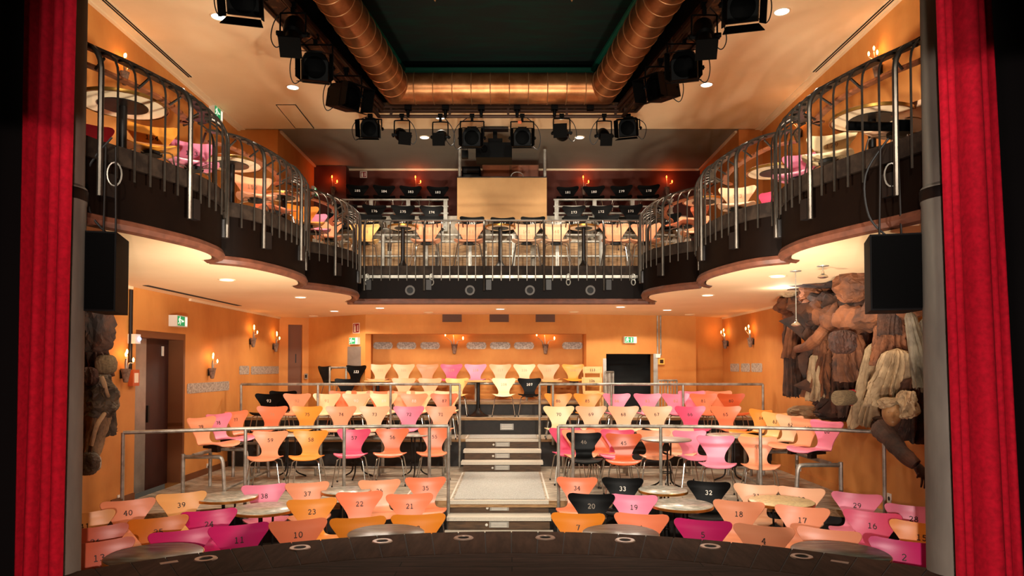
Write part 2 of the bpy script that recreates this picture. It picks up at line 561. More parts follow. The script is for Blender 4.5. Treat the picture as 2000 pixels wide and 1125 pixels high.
def chair(num, x, yb, z, color, yaw, k=1.0, lift=0.0, ink=None, extra='', group='numbered shell chairs', ky=1.0, tall=False, show=True):
    """x, yb: where the middle of the top of the backrest stands; yaw turns the front (-Y) towards the stage."""
    off = Vector((0, .295 * k * ky, 0))
    off.rotate(Matrix.Rotation(yaw, 3, 'Z'))
    loc = Vector((x, yb, z)) - off
    colword = {'salmon': 'salmon', 'coral': 'coral orange', 'apricot': 'apricot', 'orange': 'bright orange', 'peach': 'pale peach', 'cream': 'cream',
               'pink': 'pink', 'rose': 'deep rose', 'magenta': 'magenta', 'rust': 'rust orange', 'black': 'black', 'ochre': 'dark orange',
               'terracotta': 'terracotta'}[color]
    lab = f'{colword} shell chair ' + (f'printed {words(num)} ' if num and show else '') + extra
    t = thing('shell_chair', lab.strip(), 'chair', loc, yaw, group)
    t.scale = (k, k * ky, k)
    if len(lab.split()) > 16: print('LONG', lab)
    m = CH[color]
    zz = lift / k
    inst('seat', ME_SEAT, m, t, (0, 0, zz))
    b = inst('backrest', ME_BACK, m, t, (0, 0, zz))
    if not lift:
        for me in ME_LEGS:
            inst('leg', me, None, t)
        inst('underframe', ME_HUB, None, t)
    else:
        br = MB().box(-.09, .09, -.1, .14, .385 + zz, .422 + zz).box(-.03, .03, -.05, .05, .18 + zz if tall else .33 + zz, .39 + zz)
        br.build('mounting_bracket', M['iron'], t)
    if num and show:
        ik = ink or ('white' if color == 'black' else 'dark')
        key = num
        if key not in NUM_CACHE:
            NUM_CACHE[key] = number_mesh(str(num), .054, .17 if num in (33, 32, 20, 46, 93, 107, 123) or num > 155 else .14, back_f(.648)).mesh('printed_number')
            NUM_CACHE[key].materials.append(M['num_dark'])
        inst('printed_number', NUM_CACHE[key], M['num_' + ik], t, (0, 0, zz))
    return t

# ================================================================== THE ROOM
F0, P1, P2, P3, P4 = 0.0, .5, 1.0, 1.33, 1.60
SOF, BAL, CEIL = 3.42, 4.05, 6.82
XL, XR, YB = -5.2, 4.75, 15.7
STAGE = .893

# main floor and tiers
struct('floor', MB().box(XL, XR, 2.0, 16, -.1, F0), M['floor'])
edge1 = [(a, b + .12) for a, b in [(-5.2, 8.25), (-4.4, 8.6), (-3.5, 8.98), (-2.5, 9.22), (-1, 9.36), (.66, 9.36), (2, 9.32), (3, 9.18), (4.07, 8.84), (4.75, 8.36)]]
e1 = [(p.x, p.y) for p in spline(edge1, 5)]
struct('floor_platform', MB().prism(e1 + [(XR, 16), (XL, 16)], P1 - .05, P1), M['platform'])
struct('trim_1', MB().strip([(x, y - .012, P1 - .09) for x, y in e1], [(x, y - .012, P1 + .001) for x, y in e1], (0, .012, 0)), M['edge_wood'])
struct('wall_platform_riser', MB().strip([(x, y + .03, F0) for x, y in e1], [(x, y + .03, P1 - .05) for x, y in e1], (0, .02, 0)), M['riser'])
AX0, AX1 = -.845, .50          # the aisle
def tier(n, y, z0, z1, x0=XL, x1=XR):
    struct('floor_tier', MB().box(x0, x1, y, 16, z1 - .04, z1), M['platform'])
    struct('wall_tier_riser', MB().box(x0, x1, y + .03, y + .05, z0, z1 - .04), M['riser'])
    struct('trim_%d' % n, MB().box(x0, x1, y - .012, y, z1 - .05, z1 + .002), M['edge_wood'])
tier(2, 12.65, P1, P2)
tier(3, 13.45, P2, P3)
tier(4, 14.12, P3, P4, -3.1, 1.62)

# stairs in the aisle
def stairs(label, yedge, z0, z1, n, w0, w1, going):
    s = thing('aisle_stairs', label, 'stairs', ((w0 + w1) / 2, yedge, z0), 0, 'aisle stairs')
    h = (z1 - z0) / n
    hw = (w1 - w0) / 2
    for i in range(n):
        zt = (z1 - z0) - i * h
        y = -i * going
        yb = .0 if i else .03
        ww = hw + .02 * i
        MB().box(-hw, hw, y - .0, y + (going - .02 if i else .028), zt - h, zt - .045).build('riser', M['step_wood'], s)
        tr = MB().box(-ww, ww, y - .035, y + (going - .03 if i else .02), zt - .045, zt + .004)
        tr.build('tread', M['tread'], s)
        if i < n:
            fr = MB().box(-.13, .13, y - .012, y, zt - h + .03, zt - .055).build('step_light', M['steel_plate'], s)
            gl = MB()
            for q in range(3):
                zq = zt - h + .04 + q * (h - .1) / 3
                gl.box(-.105, .105, y - .02, y - .012, zq, zq + .008)
            gl.build('louvre', M['white_plastic'], fr)
            MB().lathe([(.02, 0), (.016, .008), (0, .01)], 12, (-.165, y, zt - h * .62), (0, -1, 0)).build('round_button', M['white_plastic'], s)
    return s
stairs('short wooden aisle stairs with grey treads rising from the floor behind the stage', 9.50, F0, P1, 3, -.845, .5, .27)
stairs('wooden aisle stairs with three lit risers leading to the upper rows', 12.66, P1, P2, 3, -.845, .5, .30)
cp = MB().box(-.80, .46, 9.57, 11.98, P1 + .002, P1 + .008)
tag(cp.build('carpet_runner', M['carpet']), 'grey carpet runner between the two aisle stairs', 'carpet')
cp = MB().box(-.80, .46, 12.75, 13.4, P2 + .002, P2 + .008)
tag(cp.build('carpet_runner', M['carpet']), 'grey carpet square on the upper aisle landing', 'carpet')
ln = MB()
for x in (-.86, .49):
    ln.box(x, x + .025, 9.6, 11.95, P1 + .001, P1 + .004)
ln.box(-1.5, -.84, 11.0, 11.025, P1 + .001, P1 + .004).box(-1.5, -1.475, 9.9, 11.0, P1 + .001, P1 + .004)
struct('trim_5', ln, M['white_line'])
ln = MB()
for x in (-.86, .49):
    ln.box(x, x + .025, 12.75, 13.4, P2 + .001, P2 + .004)
struct('trim_6', ln, M['white_line'])
# step light in the third tier's riser
sl = thing('riser_light', 'metal louvred light in the dark riser above the upper landing', 'light', (at(990, 828, 13.45).x, 13.478, P2 + .15))
MB().box(-.13, .13, -.012, 0, -.06, .06).build('housing', M['steel_plate'], sl)
g = MB()
for q in range(3):
    g.box(-.1, .1, -.018, -.012, -.04 + q * .035, -.03 + q * .035)
g.build('louvre', M['white_plastic'], sl)

# side walls -------------------------------------------------------
D0, D1 = at(265, 800, 9.55).y, 11.0
DZ = 2.84
TH = .3
wl = MB()
wl.box(XL - TH, XL, 4.6, D0, -.1, 7.4).box(XL - TH, XL, D1, 15.43, -.1, 7.4).box(XL - TH, XL, D0, D1, DZ, 7.4)
struct('wall_left', wl, M['plaster'])
struct('wall_right', MB().box(XR, XR + TH, 4.6, 15.57, -.1, 7.4), M['plaster'])
# lower back wall: chamfers, angled wings, niche
def wallseg(mb, p, q, z0, z1, th=.16):
    p, q = Vector((*p, 0)), Vector((*q, 0))
    d = (q - p).normalized()
    n = Vector((-d.y, d.x, 0)) * th
    mb.add([p + Vector((0, 0, z0)), q + Vector((0, 0, z0)), q + n + Vector((0, 0, z0)), p + n + Vector((0, 0, z0)),
            p + Vector((0, 0, z1)), q + Vector((0, 0, z1)), q + n + Vector((0, 0, z1)), p + n + Vector((0, 0, z1))],
           [(0, 3, 2, 1), (4, 5, 6, 7), (0, 1, 5, 4), (1, 2, 6, 5), (2, 3, 7, 6), (3, 0, 4, 7)])
NL, NR_, NY = -3.1, 1.57, 14.6
bw = MB()
c0, c1 = Vector((XL, 15.43, 0)), Vector((-4.62, 15.7, 0))
da, db = c0.lerp(c1, .3), c0.lerp(c1, .78)
wallseg(bw, (c0.x, c0.y), (da.x, da.y), P1, SOF)
wallseg(bw, (db.x, db.y), (c1.x, c1.y), P1, SOF)
dtop = at(575, 634, 15.55).z
wallseg(bw, (da.x, da.y), (db.x, db.y), dtop, SOF)
wallseg(bw, (c1.x, c1.y), (NL, NY), P1, SOF)
lint = at(930, 652, NY).z
wallseg(bw, (NL, NY), (NR_, NY), lint, SOF, .3)
# right wing with the dark doorway
ra, rb = Vector((NR_, NY, 0)), Vector((4.02, 15.1, 0))
def on_right(px):
    u = (px - 1000) / F_PX
    # intersection of the sight line x = u*y with the wing
    d = rb - ra
    t = (u * ra.y - ra.x) / (d.x - u * d.y)
    return ra + d * t
w0, w1 = on_right(1184), on_right(1276)
otop = at(1230, 691, w0.y).z
wallseg(bw, (ra.x, ra.y), (w0.x, w0.y), P1, SOF)
wallseg(bw, (w1.x, w1.y), (rb.x, rb.y), P1, SOF)
wallseg(bw, (w0.x, w0.y), (w1.x, w1.y), otop, SOF)
wallseg(bw, (4.02, 15.1), (4.02, 15.5), P1, SOF)
wallseg(bw, (4.02, 15.2), (XR, 15.57), P1, SOF)
struct('wall_back', bw, M['plaster'])
nb = MB().box(NL, NR_, 15.4, 15.5, P1, SOF).box(NL - .1, NL, NY + .1, 15.5, P1, SOF).box(NR_, NR_ + .1, NY + .1, 15.5, P1, SOF).box(NL, NR_, NY + .3, 15.5, lint + .12, lint + .2)
struct('wall_niche', nb, M['plaster'])
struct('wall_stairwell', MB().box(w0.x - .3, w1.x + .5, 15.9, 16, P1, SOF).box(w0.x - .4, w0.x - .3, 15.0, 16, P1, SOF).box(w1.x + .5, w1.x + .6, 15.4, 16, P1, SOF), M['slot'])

# the door in the left wall
dr = thing('door', 'dark red door with brown frame and steel jamb plate, behind the handrail', 'door', (XL, (D0 + D1) / 2, P1))
dr['kind'] = 'structure'
dr.name = 'door_1'
dh = DZ - P1
MB().box(-.235, -.215, -.05, .62, .0, dh - .1).build('leaf', M['door'], dr)
MB().box(-.24, .0, -(D1 - D0) / 2, (D1 - D0) / 2, dh - .1, dh).box(-.24, .0, (D1 - D0) / 2 - .06, (D1 - D0) / 2, 0, dh - .1).build('frame', M['jamb'], dr)
MB().box(-.24, -.21, -.62, -.05, 0, dh - .1).build('fixed_steel_panel', M['steel_plate'], dr)
MB().box(-.215, -.2, .40, .45, dh - .35, dh - .2).build('closer', M['white_plastic'], dr)
MB().box(-.215, -.19, -.02, .02, 1.0, 1.25).build('handle', M['iron'], dr)
struct('wall_door_backing', MB().box(XL - .34, XL - .26, D0 - .2, D1 + .2, P1, DZ + .1), M['door'])
# narrow door in the chamfer
mid = (da + db) / 2
ang = math.atan2(db.y - da.y, db.x - da.x)
d2 = thing('door_2', 'narrow ochre door recessed in the corner beside the back wall', 'door', (mid.x, mid.y, P1), ang)
d2['kind'] = 'structure'
hw = (db - da).length / 2
MB().box(-hw, hw, .1, .13, 0, dtop - P1).build('leaf', M['jamb'], d2)
MB().box(hw * .1, hw * .1 + .02, .085, .1, .8, 1.0).box(hw * .1, hw * .1 + .02, .085, .1, 1.9, 2.1).build('hinge', M['iron'], d2)

# ---------------------------------------------------------------- balcony plan
SEG_A = [(-3.34, 4.5), (-3.18, 5.17), (-3.02, 5.55), (-2.86, 6.1), (-2.84, 6.5), (-2.88, 6.8), (-2.97, 7.0), (-3.12, 7.1)]
SEG_B = [(-3.12, 7.12), (-2.86, 7.37), (-2.71, 7.83), (-2.64, 8.35), (-2.66, 8.8), (-2.77, 9.2), (-2.93, 9.4)]
SEG_C = [(-2.93, 9.42), (-2.7, 9.68), (-2.49, 10.1), (-2.41, 10.5), (-2.45, 10.93), (-2.56, 11.3), (-2.72, 11.62), (-2.74, 11.9)]
MIR = {'A': -.21, 'B': -.26, 'C': -.37}
def mirror(seg, m):
    return [(m - x, y) for x, y in seg]
segs = [('A', SEG_A, -1), ('B', SEG_B, -1), ('C', SEG_C, -1), ('A', mirror(SEG_A, MIR['A']), 1), ('B', mirror(SEG_B, MIR['B']), 1), ('C', mirror(SEG_C, MIR['C']), 1)]
YC = 11.9
cl, cr = SEG_C[-1][0], MIR['C'] - SEG_C[-1][0]

def offset(P, sd, d):
    """shift a plan line by d towards the house centre (sd = -1 for the door side)."""
    out = []
    for i, p in enumerate(P):
        t = (P[min(i + 1, len(P) - 1)] - P[max(i - 1, 0)]).normalized()
        n = Vector((t.y, -t.x, 0)) if sd < 0 else Vector((-t.y, t.x, 0))
        out.append(p + n * d)
    return out
def Z(P, z):
    return [(p.x, p.y, z) for p in P]

left_line = []
right_line = []
tn = 7
for nm, seg, sd in segs:
    P = spline(seg, 6)
    (left_line if sd < 0 else right_line).extend(P)
    fb = MB()
    fb.strip(Z(P, SOF + .05), Z(P, BAL - .14))
    fb.strip(Z(offset(P, sd, -.05), BAL - .14), Z(offset(P, sd, -.05), SOF + .05))
    struct('wall_balcony_front', fb, M['fascia'], True)
    lp = MB()
    Pi = offset(P, sd, -.02)
    lp.tube(Z(Pi, SOF + .03), .055, 8)
    struct('trim_%d' % tn, lp, M['lip'], True); tn += 1
    eb = MB()
    eb.strip(Z(offset(P, sd, .03), BAL - .14), Z(offset(P, sd, .03), BAL + .01))
    eb.strip(Z(offset(P, sd, .03), BAL + .01), Z(offset(P, sd, -.3), BAL + .01))
    eb.strip(Z(offset(P, sd, -.1), BAL - .14), Z(offset(P, sd, .03), BAL - .14))
    struct('trim_%d' % tn, eb, M['edge_dark'], True); tn += 1
# centre front
struct('wall_balcony_front', MB().box(cl - .02, cr + .02, YC, YC + .05, SOF + .05, BAL - .14), M['fascia'])
struct('trim_%d' % tn, MB().box(cl - .05, cr + .05, YC - .03, YC + .2, BAL - .14, BAL + .01), M['edge_dark']); tn += 1
struct('trim_%d' % tn, MB().tube([(cl - .1, YC + .02, SOF + .03), (cr + .1, YC + .02, SOF + .03)], .055, 8), M['lip']); tn += 1
struct('trim_%d' % tn, MB().box(cl, cr, YC - .02, YC, BAL - .2, BAL - .15), M['rail_steel']); tn += 1

# soffit and balcony floor (flat sheets filled between the front line and the walls)
def fill(z, th, inset, name, m):
    mb = MB()
    L = left_line
    for P, xw in ((offset(left_line, -1, inset), XL), (offset(right_line, 1, inset), XR)):
        for i in range(len(P) - 1):
            a, b = P[i], P[i + 1]
            if b.y - a.y < 1e-4:
                continue
            mb.add([(xw, a.y, z), (a.x, a.y, z), (b.x, b.y, z), (xw, b.y, z), (xw, a.y, z + th), (a.x, a.y, z + th), (b.x, b.y, z + th), (xw, b.y, z + th)],
                   [(0, 3, 2, 1), (4, 5, 6, 7), (0, 1, 5, 4), (1, 2, 6, 5)])
    mb.box(XL, XR, YC, 15.9, z, z + th)
    return struct(name, mb, m)
fill(SOF, .03, -.09, 'ceiling_under_balcony', M['soffit'])
fill(BAL - .06, .05, -.02, 'floor_balcony', M['platform'])

# upper walls at the back, behind the balcony
ub = MB()
ub.box(XL, -4.44, 13.0, 13.1, BAL, CEIL).box(-4.54, -4.44, 13.1, 15.8, BAL, CEIL)
ub.box(4.3, XR, 13.0, 13.1, BAL, CEIL).box(4.3, 4.4, 13.1, 15.8, BAL, CEIL)
struct('wall_upper_return', ub, M['plaster'])
struct('wall_upper_back', MB().box(-4.44, 4.3, 15.7, 15.85, BAL, CEIL).box(-4.44, -3.72, 15.4, 15.7, BAL, CEIL), M['plaster_dark'])
# seating tiers on the balcony
struct('floor_upper_tier', MB().box(-3.7, 3.3, 12.75, 15.7, BAL, 4.46), M['platform'])
struct('floor_upper_tier', MB().box(-3.9, 3.5, 13.45, 15.7, 4.46, 4.82), M['platform'])
struct('floor_upper_tier', MB().box(-4.0, 3.6, 14.2, 15.7, 4.82, 5.43), M['platform'])
bt = MB()
for x in [-3.2 + .8 * i for i in range(8)]:
    bt.box(x, x + .06, 12.62, 12.68, BAL, 4.75)
for z in (4.13, 4.35, 4.62, 4.74):
    bt.tube([(-3.4, 12.65, z), (3.0, 12.65, z)], .018, 6)
tag(bt.build('tube_barrier', M['steel']), 'galvanised tube barrier behind the peach chairs of the balcony front', 'railing')
bp = MB()
for i in range(7):
    bp.box(-3.1 + .88 * i, -2.3 + .88 * i, 12.70, 12.72, 4.15, 4.6)
struct('trim_%d' % tn, bp, M['edge_wood']); tn += 1
for yy, zz in ((13.3, 4.82), (14.05, 5.43)):
    for x0, x1, w in ((-3.7, -1.3, 'door side'), (.85, 3.3, 'sculpture side')):
        t = thing('tier_barrier', f"grey tube barrier in front of the {'middle' if zz < 5 else 'uppermost'} row of black chairs, {w}", 'railing', (0, 0, 0), 0, 'tier barriers')
        mb = MB()
        for z in (.02, .16, .3):
            mb.tube([(x0, yy, zz + z), (x1, yy, zz + z)], .02, 6)
        mb.build('rail', M['steel'], t, True)
        for i in range(4):
            x = x0 + .06 + (x1 - x0 - .12) * i / 3
            MB().box(x - .04, x + .04, yy - .015, yy + .015, zz - .35, zz + .3).build('post', M['steel'], t)

# ---------------------------------------------------------------- main ceiling with the opening
YO = 11.95
oL = lambda y: -2.62 - (y - 11.95) * -.04 if False else (-2.28 + (11.9 - y) * -.135)
oR = lambda y: 1.92 + (11.9 - y) * .155
y0 = 3.6
ce = MB()
cz0, cz1 = CEIL, CEIL + .12
ce.add([(XL, y0, cz0), (oL(y0), y0, cz0), (oL(YO), YO, cz0), (XL, 13.0, cz0)], [(0, 3, 2, 1)])
ce.add([(oL(YO), YO, cz0), (oR(YO), YO, cz0), (XR, 13.0, cz0), (XL, 13.0, cz0)], [(0, 3, 2, 1)])
ce.add([(oR(y0), y0, cz0), (XR, y0, cz0), (XR, 13.0, cz0), (oR(YO), YO, cz0)], [(0, 3, 2, 1)])
ce.box(XL, XR, 12.98, 13.0, cz0 - .0, cz0 + .1)
struct('ceiling', ce, M['ceiling'])
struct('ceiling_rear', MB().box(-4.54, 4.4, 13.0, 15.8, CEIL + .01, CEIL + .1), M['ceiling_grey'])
RZ = EYE + 5.2
rc = MB()
rl = lambda y: -1.95 - (12.0 - y) * .126
rr = lambda y: 1.47 + (12.0 - y) * .15
rc.add([(rl(y0), y0, RZ), (rr(y0), y0, RZ), (rr(12), 12, RZ), (rl(12), 12, RZ)], [(0, 3, 2, 1)])
struct('ceiling_recess', rc, M['green'])
rw = MB()
rw.add([(oL(y0), y0, CEIL), (oL(YO), YO, CEIL), (rl(12), 12, RZ), (rl(y0), y0, RZ)], [(0, 1, 2, 3)])
rw.add([(oR(y0), y0, CEIL), (oR(YO), YO, CEIL), (rr(12), 12, RZ), (rr(y0), y0, RZ)], [(3, 2, 1, 0)])
rw.add([(oL(YO), YO, CEIL), (oR(YO), YO, CEIL), (rr(12), 12, RZ), (rl(12), 12, RZ)], [(0, 1, 2, 3)])
struct('wall_recess', rw, M['black'])
struct('trim_%d' % tn, MB().tube([(rl(y0) + .05, y0, RZ - .04), (rl(11.95) + .05, 11.95, RZ - .04), (rr(11.95) - .05, 11.95, RZ - .04), (rr(y0) - .05, y0, RZ - .04)], .05, 6), M['green_trim']); tn += 1
# painted star on the recess ceiling, only two of its points reach into view
for px, c in ((842, 'sign_green'), (1117, 'sign_pale')):
    p = atz(px, 4, RZ - .02)
    st = MB().prism([(p.x - .05, p.y - .4), (p.x + .06, p.y), (p.x + .16, p.y - .4)] if px < 1000 else [(p.x - .16, p.y - .4), (p.x, p.y), (p.x + .05, p.y - .4)], RZ - .02, RZ - .012)
    tag(st.build('painted_ray', M['edge_wood']), ('green edged' if px < 1000 else 'pale cream') + ' painted point on the dark green recess ceiling', 'ornament')

# copper duct round the opening
dz = EYE + 4.62
dpts = [(-2.58, 4.8, dz), (-1.93, 11.44, dz), (1.53, 11.44, dz), (2.35, 4.8, dz)]
rd = .25
du = thing('copper_duct', 'perforated copper ventilation duct bordering the dark green ceiling opening', 'duct', (0, 0, 0))
for a, b, nm in ((0, 1, 0), (1, 2, 1), (2, 3, 2)):
    A, B = Vector(dpts[a]), Vector(dpts[b])
    d = (B - A).normalized()
    # mitre by bisecting planes
    def cutpt(p, q, bis, base):
        return p + d * ((base - p).dot(bis) / d.dot(bis))
    dirs = [(Vector(dpts[i + 1]) - Vector(dpts[i])).normalized() for i in range(3)]
    n0 = (dirs[a - 1] + d).normalized() if a > 0 else d
    n1 = (dirs[b] + d).normalized() if b < 3 else d
    up = Vector((0, 0, 1)); sd_ = d.cross(up).normalized()
    ringA, ringB = [], []
    for j in range(32):
        o_ = (up * math.cos(2 * PI * j / 32) + sd_ * math.sin(2 * PI * j / 32)) * rd
        ringA.append(cutpt(A + o_, None, n0, A)); ringB.append(cutpt(A + o_, None, n1, B))
    mb = MB().add(ringA + ringB, [(j, (j + 1) % 32, 32 + (j + 1) % 32, 32 + j) for j in range(32)])
    sec = mb.build('duct_section', M['copper'], du, True)
    L = (B - A).length
    nr = int(L / .29)
    for i in range(1, nr):
        p = A + d * (L * i / nr)
        rb_ = MB()
        rb_.tube([p + (up * math.cos(2 * PI * j / 24) + sd_ * math.sin(2 * PI * j / 24)) * (rd + .003) for j in range(24)], .008, 5, closed=True)
        rb_.build('seam_ring', M['copper_rib'], sec, True)

# tarnished frame outside the duct
fr = MB()
fw = .36
def frame_pts(o):
    return [(-2.30 - .135 * (11.6 - 3.6) + -o, 3.6), (-2.20 - o, 11.7 + o * .7), (1.82 + o, 11.7 + o * .7), (1.86 + .155 * 8 + o, 3.6)]
A_, B_ = frame_pts(0), frame_pts(.34)
fr.strip([(x, y, CEIL - .03) for x, y in A_], [(x, y, CEIL - .03) for x, y in B_], (0, 0, .05))
struct('trim_%d' % tn, fr, M['beam']); tn += 1
fm = MB()
for o, z in ((0.0, CEIL - .05), (.34, CEIL - .05)):
    fm.tube([(x, y, z) for x, y in frame_pts(o)], .028, 6)
fm.tube([(x, y, CEIL - .12) for x, y in frame_pts(.02)], .02, 6)
struct('trim_%d' % tn, fm, M['rig']); tn += 1

# lighting pipe below the frame
pz = EYE + 4.26
PIPE = [(-2.95, 4.8, pz), (-2.28, 11.74, pz), (1.9, 11.74, pz), (2.7, 4.8, pz)]
lb = thing('lighting_pipe', 'brown steel lighting pipe hung below the ceiling frame', 'pipe', (0, 0, 0))
MB().tube(PIPE, .03, 8).build('pipe', M['rig'], lb, True)
def along(i, t):
    return Vector(PIPE[i]).lerp(Vector(PIPE[i + 1]), t)
for i, ts in ((0, (.12, .3, .48, .66, .84, .985)), (1, (.05, .29, .53, .77, .97)), (2, (.02, .17, .35, .53, .7, .88))):
    for t in ts:
        p = along(i, t)
        MB().box(p.x - .02, p.x + .02, p.y - .02, p.y + .02, pz, CEIL - .04).build('hanger', M['rig'], lb)

# ceiling details
def ceil_light(px, py, z, r, label, grp, on=True, dim=False):
    p = atz(px, py, z)
    t = thing('ceiling_light', label, 'ceiling light', (p.x, p.y, z), 0, grp)
    MB().lathe([(r * .82, -.006), (r * .86, -.012), (r, -.010), (r * 1.03, 0)], 24, cap=False).build('ring', M['white_trim'], t, True)
    MB().lathe([(0, -.004), (r * .82, -.006)], 24).build('diffuser', M['lamp_disc'] if on else M['lamp_dim'], t)
    return p
spots = []
UP_L = [(427, 32, 'door side, upstage near the curtain'), (572, 170, 'door side, beside the hatch'), (1380, 165, 'sculpture side, by the spotlights'), (1527, 22, 'sculpture side, above the slot vent')]
for px, py, w in UP_L:
    spots.append(('u', ceil_light(px, py, CEIL, .105, 'round white recessed ceiling light, ' + w, 'main ceiling lights')))
for px, w in ((860, 'behind the second profile spotlight'), (1097, 'behind the fourth profile spotlight')):
    spots.append(('u', ceil_light(px, 229, CEIL, .1, 'round white ceiling light ' + w, 'main ceiling lights')))
for px, w in ((829, 'door side of the projector'), (1132, 'sculpture side of the projector')):
    spots.append(('r', ceil_light(px, 268, CEIL + .01, .1, 'bright round light in the grey rear ceiling, ' + w, 'rear ceiling lights')))
SO_L = [(443, 546, 1, 'under the bulge by the black speaker'), (587, 580, 1, 'under the middle balcony bulge, door side'), (653, 607, 1, 'over the black chair by the corner'),
        (742, 601, 1, 'in front of the exit sign corner'), (977, 603, 1, 'above the middle back vent'), (1212, 599, 1, 'before the dark stairway'),
        (1303, 605, 1, 'beside the wall conduit'), (1382, 576, 1, 'under the middle balcony bulge, sculpture side'), (1519, 539, 1, 'next to the paper sculpture'),
        (612, 617, 0, 'over the narrow corner door'), (837, 610, 0, 'before the first back vent'), (1121, 609, 0, 'before the last back vent'), (1347, 614, 0, 'by the corner of the sconces'), (1795, 472, 1, 'behind the speaker by the column')]
for px, py, on, w in SO_L:
    q = ceil_light(px, py, SOF, .10, ('lit' if on else 'unlit') + ' round downlight in the balcony underside ' + w, 'balcony underside lights', on)
    if on: spots.append(('s', q))
# slot diffusers, hatch, cornice
for a, b, w in (((205, 0), (372, 150), 'door side'), ((1740, 0), (1590, 140), 'sculpture side')):
    p, q = atz(*a, CEIL), atz(*b, CEIL)
    d = (q - p).normalized()
    p = p - d * 2.2
    n = Vector((-d.y, d.x, 0))
    s_ = thing('slot_diffuser', 'long black ceiling slot vent on the ' + w, 'vent', (0, 0, 0), 0, 'ceiling slot vents')
    MB().obox((p + q) / 2 + Vector((0, 0, -.004)), d, n, (0, 0, 1), (q - p).length / 2, .05, .004).build('frame', M['white_trim'], s_)
    sm = MB()
    for o in (-.018, .018):
        sm.obox((p + q) / 2 + n * o + Vector((0, 0, -.010)), d, n, (0, 0, 1), (q - p).length / 2 - .01, .011, .003)
    sm.build('slot', M['slot'], s_)
hp = [atz(*p, CEIL) for p in ((539, 204), (577, 204), (613, 250), (577, 250))]
h_ = thing('ceiling_hatch', 'flush cream ceiling hatch outlined by a dark gap', 'hatch', (0, 0, 0))
MB().prism([(p.x, p.y) for p in hp], CEIL - .006, CEIL - .001).build('panel', M['ceiling'], h_)
MB().tube([(p.x, p.y, CEIL - .006) for p in hp], .007, 4, closed=True).build('gap', M['slot'], h_)
co = MB()
for x, s_ in ((XL, 1), (XR, -1)):
    co.box(min(x, x + s_ * .05), max(x, x + s_ * .05), 4.6, 13.0, CEIL - .03, CEIL)
    co.box(min(x + s_ * .05, x + s_ * .14), max(x + s_ * .05, x + s_ * .14), 4.6, 13.0, CEIL - .012, CEIL)
struct('trim_%d' % tn, co, M['white_trim']); tn += 1
co = MB()
for x, s_ in ((-4.44, 1), (4.3, -1)):
    co.box(min(x, x + s_ * .04), max(x, x + s_ * .04), 13.1, 15.7, CEIL - .03, CEIL + .01)
co.box(-4.44, 4.3, 15.66, 15.7, CEIL - .03, CEIL + .01)
co.box(XL, XL + .04, 11.1, 15.4, SOF - .04, SOF).box(XL, XL + .04, 4.6, 9.4, SOF - .04, SOF).box(XR - .04, XR, 4.6, 15.5, SOF - .04, SOF)
struct('trim_%d' % tn, co, M['white_trim']); tn += 1
p, q = atz(272, 557, SOF), atz(440, 597, SOF)
s_ = thing('slot_diffuser', 'thin dark slot vent in the balcony underside along the door wall', 'vent', (0, 0, 0))
MB().box(XL + .25, XL + .33, p.y, q.y, SOF - .006, SOF - .001).build('slot', M['slot'], s_)

# ---------------------------------------------------------------- balcony railings
def bar_shape(p, n, zb, zt, r, top=.2):
    """vertical bar standing outside the front, bent back at its top to the hand rail; n points to the house centre."""
    q = p + n * .05
    pts = [(q.x, q.y, zb), (q.x, q.y, zt - top)]
    for a in (18, 36, 54, 72, 90):
        o = q - n * (top * (1 - math.cos(R(a))))
        pts.append((o.x, o.y, zt - top + top * math.sin(R(a))))
    return pts
RT = BAL + .76
def railing(label, P, sd, nseg, first=0):
    t = thing('balcony_railing', label, 'railing', (0, 0, 0), 0, 'balcony railings')
    RT = BAL + (.76 if sd else .815)
    bars = resample(P, .148)
    for i, (p, tg) in enumerate(bars):
        n = Vector((tg.y, -tg.x, 0)) if sd < 0 else Vector((-tg.y, tg.x, 0))
        if sd == 0: n = Vector((0, -1, 0))
        post = (i + first) % nseg == 0
        if post:
            MB().tube(bar_shape(p, n, BAL - .42, RT + .01, .022, .22), .022, 8).build('post', M['balcony_steel'], t, True)
            q = p + n * .03 + tg * .08
            b = MB()
            b.obox((q.x, q.y, BAL - .32), tg, n, (0, 0, 1), .045, .03, .09)
            b.build('fixing_bracket', M['iron'], t)
        else:
            MB().tube(bar_shape(p, n, BAL - .25, RT, .009), .0095, 6).build('baluster', M['balcony_steel'], t, True)
    s = sd if sd else 1
    def offl(d):
        if sd == 0: return [p + Vector((0, -d, 0)) for p in P]
        return offset(P, sd, d)
    MB().strip(Z(offl(-.10), RT + .0), Z(offl(-.22), RT + .015), (0, 0, .022)).build('hand_rail', M['balcony_steel'], t)
    if sd: MB().strip(Z(offl(-.30), RT - .06), Z(offl(-.37), RT - .06), (0, 0, .02)).build('drinks_ledge', M['wood_red'], t)
    for i, (p, tg) in enumerate(resample(P, .45)):
        n = Vector((tg.y, -tg.x, 0)) if sd < 0 else Vector((-tg.y, tg.x, 0))
        if sd == 0: n = Vector((0, -1, 0))
        a, b = p - n * .2, p - n * .31
        MB().tube([(a.x, a.y, RT + .0), (b.x, b.y, RT - .07)], .012, 6).build('strut', M['balcony_steel'], t)
    return t
WL = {'A': 'bulge by the speaker', 'B': 'middle bulge', 'C': 'inner bulge'}
for nm, seg, sd in segs:
    P = spline(seg, 8)
    railing(f"curved steel balcony railing with bent bars, {WL[nm]}, {'door' if sd < 0 else 'sculpture'} side", P, sd, 6, 1 if nm == 'A' else 2)
railing('straight steel balcony railing across the back of the house', [Vector((cl + .05, YC, 0)), Vector((cr - .05, YC, 0))], 0, 7, 6)
